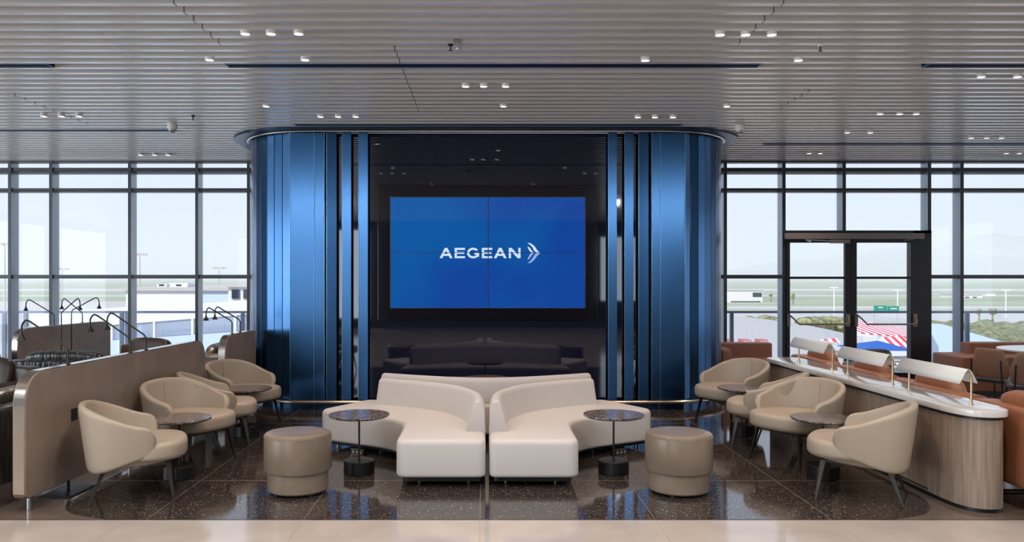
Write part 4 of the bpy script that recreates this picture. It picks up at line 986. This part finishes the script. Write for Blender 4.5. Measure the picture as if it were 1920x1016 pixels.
# light masts
def mast(px, top, base_d, label, ww=0.5):
    zt = PZ(top, base_d)
    t = thing('floodlight_mast', label, 'light mast', (PX(px, base_d), base_d, ZG), 0, 'airfield floodlight masts')
    MB().tube([(0, 0, 0), (0, 0, zt - ZG)], ww * 0.6, 8, r1=ww * 0.3).build('pole', 'conc', t)
    w = 11 * base_d / F
    MB().box(-w, w, -0.15, 0.15, zt - ZG - 0.2, zt - ZG + 0.1).build('crossarm', 'conc', t, smooth=False)
    for k in (-1, -0.5, 0.5, 1): MB().box(w * k - 0.4, w * k + 0.4, -0.4, 0.4, zt - ZG - 0.6, zt - ZG - 0.2).build('floodlight', 'conc', t, smooth=False)
mast(262, 475, 240, 'tall grey floodlight mast behind the big white terminal building')
mast(9, 455, 200, 'tallest floodlight mast at the left photo edge')
mast(117, 503, 330, 'slim floodlight mast just right of the wide left window post')
mast(411, 501, 300, 'faint floodlight mast in the last window before the blue wall')
for px, top in ((1683, 545), (1886, 545), (1564, 540)):
    t = thing('street_lamp', 'slim street lamp beside the airfield road at photo x %s of the glass door' % {1683: 'inside the right leaf', 1886: 'far right', 1564: 'inside the left leaf'}[px], 'street lamp', (PX(px, 200), 200, ZG))
    t['label'] = {1683: 'slim pale street lamp seen through the right door leaf', 1886: 'slim pale street lamp seen through the far right window', 1564: 'slim pale street lamp seen through the left door leaf'}[px]
    MB().tube([(0, 0, 0), (0, 0, PZ(top, 200) - ZG)], 0.14, 6).build('pole', 'white_out', t)
    MB().box(-1.0, 1.0, -0.2, 0.2, PZ(top, 200) - ZG, PZ(top, 200) - ZG + 0.25).build('lamp_head', 'white_out', t, smooth=False)
# right side, below: pale terminal roof, awnings, tent, bushes, cars
t = thing('curved_roof', 'wide pale curved roof below the windows beside the blue wall', 'roof', (0, 0, 0))
cv = interp([(1300, 592), (1373, 594), (1430, 600), (1480, 607), (1540, 617), (1610, 633)], 4)
back = [Vector(P(px, py, 105)) for px, py in cv]; front = [Vector(P(px, 672, 62)) for px, py in cv]
MB().grid([[tuple(p) for p in back], [tuple(p) for p in front], [(p.x, p.y, ZG) for p in front]]).build('roof_shell', 'conc', t, solid=0.3, smooth=False)
def red_unit(px0, px1, py0, py1, d, lb):
    x0, x1 = PX(px0, d), PX(px1, d)
    t = thing('red_kiosk', lb, 'kiosk', ((x0 + x1) / 2, d, PZ(py1, d)), 0, 'red boxes on the pale roof'); w = (x1 - x0) / 2; h_ = (py1 - py0) * d / F
    MB().box(-w, w, 0, 1.2, 0, h_).build('housing', 'red', t, smooth=False); MB().box(-w * .8, w * .8, -0.05, 0, 0.1 * h_, 0.7 * h_).build('panel', 'conc', t, smooth=False)
for a, b_, lb in ((1368, 1377, 'first red-topped roof unit right of the blue wall'), (1393, 1409, 'second red-topped roof unit right of the blue wall'), (1425, 1440, 'third red-topped roof unit, beside the door post')):
    red_unit(a, b_, 637, 646, 60, lb)
t = thing('striped_awning', 'large red and white striped awning seen through the right door leaf', 'awning', P(1652, 622, 95))
q0 = Vector(P(1652, 622, 95)); qs = [Vector(P(*a)) - q0 for a in ((1600, 598, 100), (1704, 617, 96), (1704, 632, 88), (1600, 622, 90))]
MB().add([tuple(q) for q in qs] + [tuple(q - Vector((0, 0, 0.12))) for q in qs], [(0, 1, 2, 3), (7, 6, 5, 4), (0, 4, 5, 1), (1, 5, 6, 2), (2, 6, 7, 3), (3, 7, 4, 0)]).build('canopy', 'awning', t, smooth=False)
for q in (qs[2], qs[3]): MB().tube([tuple(q), (q.x, q.y, ZG - q0.z)], 0.06, 6).build('post', 'conc', t)
t = thing('striped_awning', 'darker striped awning below the large one, seen through the right door leaf', 'awning', (PX(1672, 80), 80, PZ(643, 80)), R(10))
w = 34 * 80 / F
MB().add([(-w, -1.0, -0.8), (w, -1.0, -0.4), (w, 1.0, 0.7), (-w, 1.0, 0.3)], [(0, 1, 2, 3)]).build('canopy', 'awning', t, smooth=False)
MB().box(-w, -w + 0.1, -1.0, -0.9, -3, -0.8).build('post', 'conc', t, smooth=False)
t = thing('striped_awning', 'small striped awning seen through the left door leaf', 'awning', (PX(1555, 80), 80, PZ(645, 80)), R(0))
w = 22 * 80 / F
MB().add([(-w, -1.0, -0.6), (w, -1.0, -0.4), (w, 1.0, 0.5), (-w, 1.0, 0.3)], [(0, 1, 2, 3)]).build('canopy', 'awning', t, smooth=False)
MB().box(-w, -w + 0.1, -1.0, -0.9, -3, -0.6).build('post', 'conc', t, smooth=False)
d = 62
t = thing('tent', 'blue pointed tent roof over a long white stall seen through the glass door', 'tent', (PX(1650, d), d, PZ(700, d)))
w = 50 * d / F; h0 = (700 - 654) * d / F; h1 = (700 - 640) * d / F
MB().add([(-w, -1.5, h0), (w, -1.5, h0), (w, 3, h0), (-w, 3, h0), (0.2, 0.8, h1)], [(0, 1, 4), (1, 2, 4), (2, 3, 4), (3, 0, 4), (0, 3, 2, 1)]).build('tent_roof', 'tent', t, smooth=False)
MB().box(-w * 1.04, w * 1.04, -2, 3.5, h0 - 0.35, h0 - 0.02).build('eave', 'white_out', t, smooth=False)
MB().box(-w, w, -1.8, 3.3, h0 - 2.2 + 1.45, h0 - 0.35).build('wall', 'conc', t, smooth=False)
t = thing('truck', 'white box truck behind the blue tent', 'truck', (PX(1638, 75), 75, PZ(657, 75)))
MB().box(-0.9, 0.4, 0, 3, 0.4, 1.3).build('cargo_box', 'white_out', t, smooth=False, bevel=0.03)
MB().box(0.45, 1.2, 0.2, 2.5, 0.3, 1.0).build('cab', 'car_white', t, smooth=False, bevel=0.08)
for x in (-0.6, 0.9): MB().lathe([(0.2, -.1), (0.2, .1)], n=12).build('wheel', 'car_dark', t, tf=Matrix.Translation((x, 0, 0.2)) @ Matrix.Rotation(PI / 2, 4, 'X'))
# road sign
t = thing('road_sign', 'wide green motorway sign board beyond the right door leaf', 'sign', (PX(1662, 180), 180, ZG)); zs = PZ(578.5, 180) - ZG
MB().box(-2.7, 0.1, -0.1, 0.1, zs - 0.65, zs + 0.65).build('board', 'sign_green', t, smooth=False); MB().box(0.25, 2.7, -0.1, 0.1, zs - 0.65, zs + 0.55).build('board', 'sign_green', t, smooth=False)
MB().box(-1.8, -0.8, -0.16, -0.1, zs + 0.15, zs + 0.35).box(0.8, 2.2, -0.16, -0.1, zs - 0.1, zs + 0.1).build('sign_text', 'white_out', t, smooth=False)
MB().box(-2.6, -2.4, 0.1, 0.3, 0, zs).box(2.4, 2.6, 0.1, 0.3, 0, zs).build('post', 'conc', t, smooth=False)
# pale blue long roof at the right and the scrub bank
t = thing('shed', 'long pale blue sloping roof in front of the scrub bank at the right', 'building', (0, 0, 0))
A_, B_, C_, D_ = P(1735, 606, 70), P(1765, 607, 70), P(1905, 648, 52), P(1760, 650, 52)
MB().add([A_, B_, C_, D_] + [(p[0], p[1], ZG) for p in (A_, B_, C_, D_)], [(0, 1, 2, 3), (3, 2, 6, 7), (1, 5, 6, 2), (0, 3, 7, 4), (0, 4, 5, 1)]).build('roof', 'roof_blue', t, smooth=False)
bk = MB(); rows = []
for i in range(16):
    row = []
    for k in range(30):
        px = 1740 + 16 * k; f_ = i / 15; d = 76 + 60 * f_
        py = (652 - (652 - 603) * f_) + max(0, (1905 - px)) * 0.0 + (8 * math.sin(k * 1.3 + i) if 0 < i < 15 else 0) * 0.25 + random.uniform(-1.5, 1.5)
        x, y_, z = P(px, py, d); row.append((x, y_, z + random.uniform(-.3, .5)))
    rows.append(row)
bk.grid(rows)
tag(bk.build('scrub_bank', 'bush', angle=180), 'green and brown scrub bank beyond the far right window', 'scrub', None, 'stuff')
hb = MB(); hr = random.Random(5)
for k in range(70):
    px = hr.choice([hr.uniform(1365, 1460), hr.uniform(1500, 1600), hr.uniform(1500, 1590)]); d = hr.uniform(118, 135); x, y_, z = P(px, hr.uniform(592, 598), d)
    hb.puff((x, y_, z - 1.0), (hr.uniform(1.5, 3.5), 2.0, hr.uniform(1.2, 2.4)), 0.9, 8, 5)
tag(hb.build('low_scrub', 'bush', angle=30), 'broken line of low green scrub along the road beyond the balcony', 'scrub', None, 'stuff')
def tree(px, py0, py1, wpx, d, lb):
    t = thing('tree', lb, 'tree', (PX(px, d), d, ZG), 0, 'small airfield trees'); zt = PZ(py0, d) - ZG; zb_ = PZ(py1, d) - ZG; w = wpx * d / F / 2
    MB().tube([(0, 0, 0), (0, 0, zb_ + 0.3)], 0.2, 6).build('trunk', 'bush', t)
    mb = MB()
    for k in range(14):
        a = random.uniform(0, 2 * PI); rr = random.uniform(0, 0.6) * w
        mb.puff((rr * math.cos(a), rr * math.sin(a), zb_ + (zt - zb_) * random.uniform(0.25, 0.75)), (w * 0.9, w * 0.9, (zt - zb_) * 0.5), 0.9, 8, 5)
    mb.build('crown', 'bush', t, angle=30)
for a in ((1487, 548, 562, 10, 300, 'small dark round tree just right of the left door post'), (1836, 576, 590, 12, 170, 'small dark tree above the handrail in the far right window, left one'), (1861, 577, 590, 15, 170, 'small dark tree above the handrail in the far right window, right one'),
          (1446, 549, 556, 10, 330, 'small dark tree right of the long white terminal building')): tree(*a)
def car(loc, m, rot, label, s=1.0):
    t = thing('car', label, 'car', loc, rot, 'parked cars below the right windows')
    MB().box(-2.1 * s, 2.1 * s, -0.85 * s, 0.85 * s, 0.3 * s, 0.85 * s).build('body', m, t, smooth=True, bevel=0.15 * s)
    MB().add([(-1.6 * s, -.75 * s, .8 * s), (1.2 * s, -.75 * s, .8 * s), (1.2 * s, .75 * s, .8 * s), (-1.6 * s, .75 * s, .8 * s), (-1.2 * s, -.65 * s, 1.4 * s), (.6 * s, -.65 * s, 1.4 * s), (.6 * s, .65 * s, 1.4 * s), (-1.2 * s, .65 * s, 1.4 * s)],
             [(4, 5, 6, 7), (0, 1, 5, 4), (1, 2, 6, 5), (2, 3, 7, 6), (3, 0, 4, 7)]).build('cabin', 'car_glass', t, smooth=False)
    for x in (-1.3, 1.3):
        for y_ in (-0.85, 0.85): MB().lathe([(0.32 * s, -.1 * s), (0.32 * s, .1 * s)], n=12).build('wheel', 'car_dark', t, tf=Matrix.Translation((x * s, y_ * s, 0.32 * s)) @ Matrix.Rotation(PI / 2, 4, 'X'))
cp = random.Random(3); k = 0
for py, zz in ((662, 0), (676, 0), (692, 0)):
    for px in range(1480, 1760, 30):
        if cp.random() < 0.35: continue
        d = F * (H - ZG) / (py - CY); m_ = cp.choice(['car_white', 'car_dark', 'car_white', 'car_red'])
        cn = {'car_white': 'white', 'car_dark': 'dark', 'car_red': 'red'}[m_]
        car((PX(px + cp.uniform(-3, 3), d), d, ZG + 0.03), m_, R(90), 'small %s car in the car park below the glass door' % cn)
        k += 1

# ------------------------------------------------------------------ lights
def area(name, loc, rot, sx, sy, power, col):
    l = bpy.data.lights.new(name, 'AREA'); l.shape = 'RECTANGLE'; l.size = sx; l.size_y = sy; l.energy = power; l.color = col
    o = bpy.data.objects.new(name, l); C.objects.link(o); o.location = loc; o.rotation_euler = rot; return o
cool = (0.80, 0.90, 1.0)
area('daylight_rear_window', (-8.45, YB + 0.05, 1.78), (R(90), 0, 0), 2.7, 2.9, 80, cool)      # faces +Y
area('daylight_rear_window_2', (-5.28, YB + 0.05, 1.78), (R(90), 0, 0), 3.05, 2.9, 95, cool)
area('daylight_rear_window_3', (4.75, YB + 0.05, 1.95), (R(90), 0, 0), 1.7, 2.1, 25, cool)
for yc, w_ in ((-2, 4.0), (2.65, 4.7), (7.65, 4.7)):
    area('daylight_left_window', (XL + 0.02, yc, 1.8), (R(90), 0, R(-90)), w_, 3.0, 300, cool)
for yc, w_ in ((2.5, 3.0), (10.0, 4.0)):
    area('daylight_right_window', (XR - 0.02, yc, 1.75), (R(90), 0, R(90)), w_, 2.9, 60, cool)
def spotlamp(x, y_, e=55, size=100, col=(1.0, 0.82, 0.68), tgt=None):
    l = bpy.data.lights.new('spotlight_or_fill_beam', 'SPOT'); l.energy = e; l.spot_size = R(size); l.spot_blend = 0.6; l.shadow_soft_size = 0.03; l.color = col
    o = bpy.data.objects.new('spotlight_or_fill_beam', l); C.objects.link(o); o.location = (x, y_, ZC - 0.07)
    if tgt is not None:
        v_ = Vector(tgt) - o.location; o.rotation_euler = v_.to_track_quat('-Z', 'Y').to_euler()
    return o
for s in spots:
    x, y_ = s.location.x, s.location.y
    spotlamp(x, y_, 32)
# the same fittings continue over the walkway behind the camera
for y_ in (4.6, 2.6, 0.6, -1.6, -3.8):
    for x in (-9, -6, -3, -1, 1, 3, 6, 9):
        spotlamp(x, y_, 115, 120, (1.0, 0.94, 0.88))
        c = dup(sp0, 'white ceiling spotlight over the walkway', (x, y_, ZC)); c['group'] = 'ceiling spotlights over the walkway'
for x, tx in ((-6.2, -3.2), (-4.9, -2.6), (-3.9, -1.6), (-3.2, -0.5), (3.2, 0.5), (3.9, 1.6), (4.9, 2.8), (6.2, 3.4)):  # cool fill beams without fittings, added to brighten the sofa fronts
    spotlamp(x, 1.2, 130, 60, (0.80, 0.90, 1.0), (tx, 7.0, 0.4))
for h in heads:
    l = bpy.data.lights.new('reading_light', 'SPOT'); l.energy = 14; l.spot_size = R(110); l.spot_blend = 0.7; l.shadow_soft_size = 0.02; l.color = (1, 0.75, 0.5)
    o = bpy.data.objects.new('reading_light', l); C.objects.link(o); o.location = h + Vector((0, 0, -0.062))
sun = bpy.data.lights.new('sun', 'SUN'); sun.energy = 4.0; sun.angle = R(3); sun.color = (1.0, 0.96, 0.9)
so_ = bpy.data.objects.new('sun', sun); C.objects.link(so_)
so_.rotation_euler = Vector((0.45, 0.75, -0.9)).to_track_quat('-Z', 'Y').to_euler()

w = bpy.data.worlds.new('sky'); bpy.context.scene.world = w; w.use_nodes = True
N, L = w.node_tree.nodes, w.node_tree.links
bg = N['Background']; tc = N.new('ShaderNodeTexCoord'); sx = N.new('ShaderNodeSeparateXYZ'); L.new(tc.outputs['Generated'], sx.inputs[0])
cr = N.new('ShaderNodeValToRGB'); e = cr.color_ramp.elements
e[0].position = 0.0; e[0].color = (*lin((205, 222, 240)), 1); e[1].position = 0.6; e[1].color = (*lin((170, 200, 238)), 1)
n1 = e.new(0.06); n1.color = (*lin((212, 228, 244)), 1); n2 = e.new(0.2); n2.color = (*lin((214, 229, 246)), 1)
L.new(sx.outputs['Z'], cr.inputs['Fac']); L.new(cr.outputs['Color'], bg.inputs['Color']); bg.inputs['Strength'].default_value = 1.1

# haze over the airfield
mh = bpy.data.materials.new('airfield_haze'); mh.use_nodes = True
N, L = mh.node_tree.nodes, mh.node_tree.links; N.remove(N['Principled BSDF'])
vs = N.new('ShaderNodeVolumeScatter'); vs.inputs['Color'].default_value = (0.93, 0.94, 1.0, 1); vs.inputs['Density'].default_value = 0.0004
L.new(vs.outputs[0], [n for n in N if n.type == 'OUTPUT_MATERIAL'][0].inputs['Volume'])
HAZE = True
if HAZE:
    o = MB().box(-8000, 8000, 120, 12000, ZG + 0.5, 240).build('haze', mh, smooth=False); tag(o, 'pale blue haze lying over the airfield and hills', 'haze', None, 'stuff')

# ------------------------------------------------------------------ camera
cam = bpy.data.cameras.new('camera'); co_ = bpy.data.objects.new('camera', cam); C.objects.link(co_)
cam.sensor_width = 36; cam.sensor_fit = 'HORIZONTAL'; cam.lens = 36 * F / 1920
co_.location = (0, 0, H); co_.rotation_euler = (PI / 2, 0, 0)
cam.shift_x = (960 - CX) / 1920; cam.shift_y = (CY - 508) / 1920
cam.clip_start = 0.05; cam.clip_end = 30000
sc = bpy.context.scene; sc.camera = co_
sc.cycles.volume_bounces = 8; sc.cycles.max_bounces = 14
sc.view_settings.view_transform = 'Standard'; sc.view_settings.look = 'None'; sc.view_settings.exposure = 0.0; sc.view_settings.gamma = 1.0
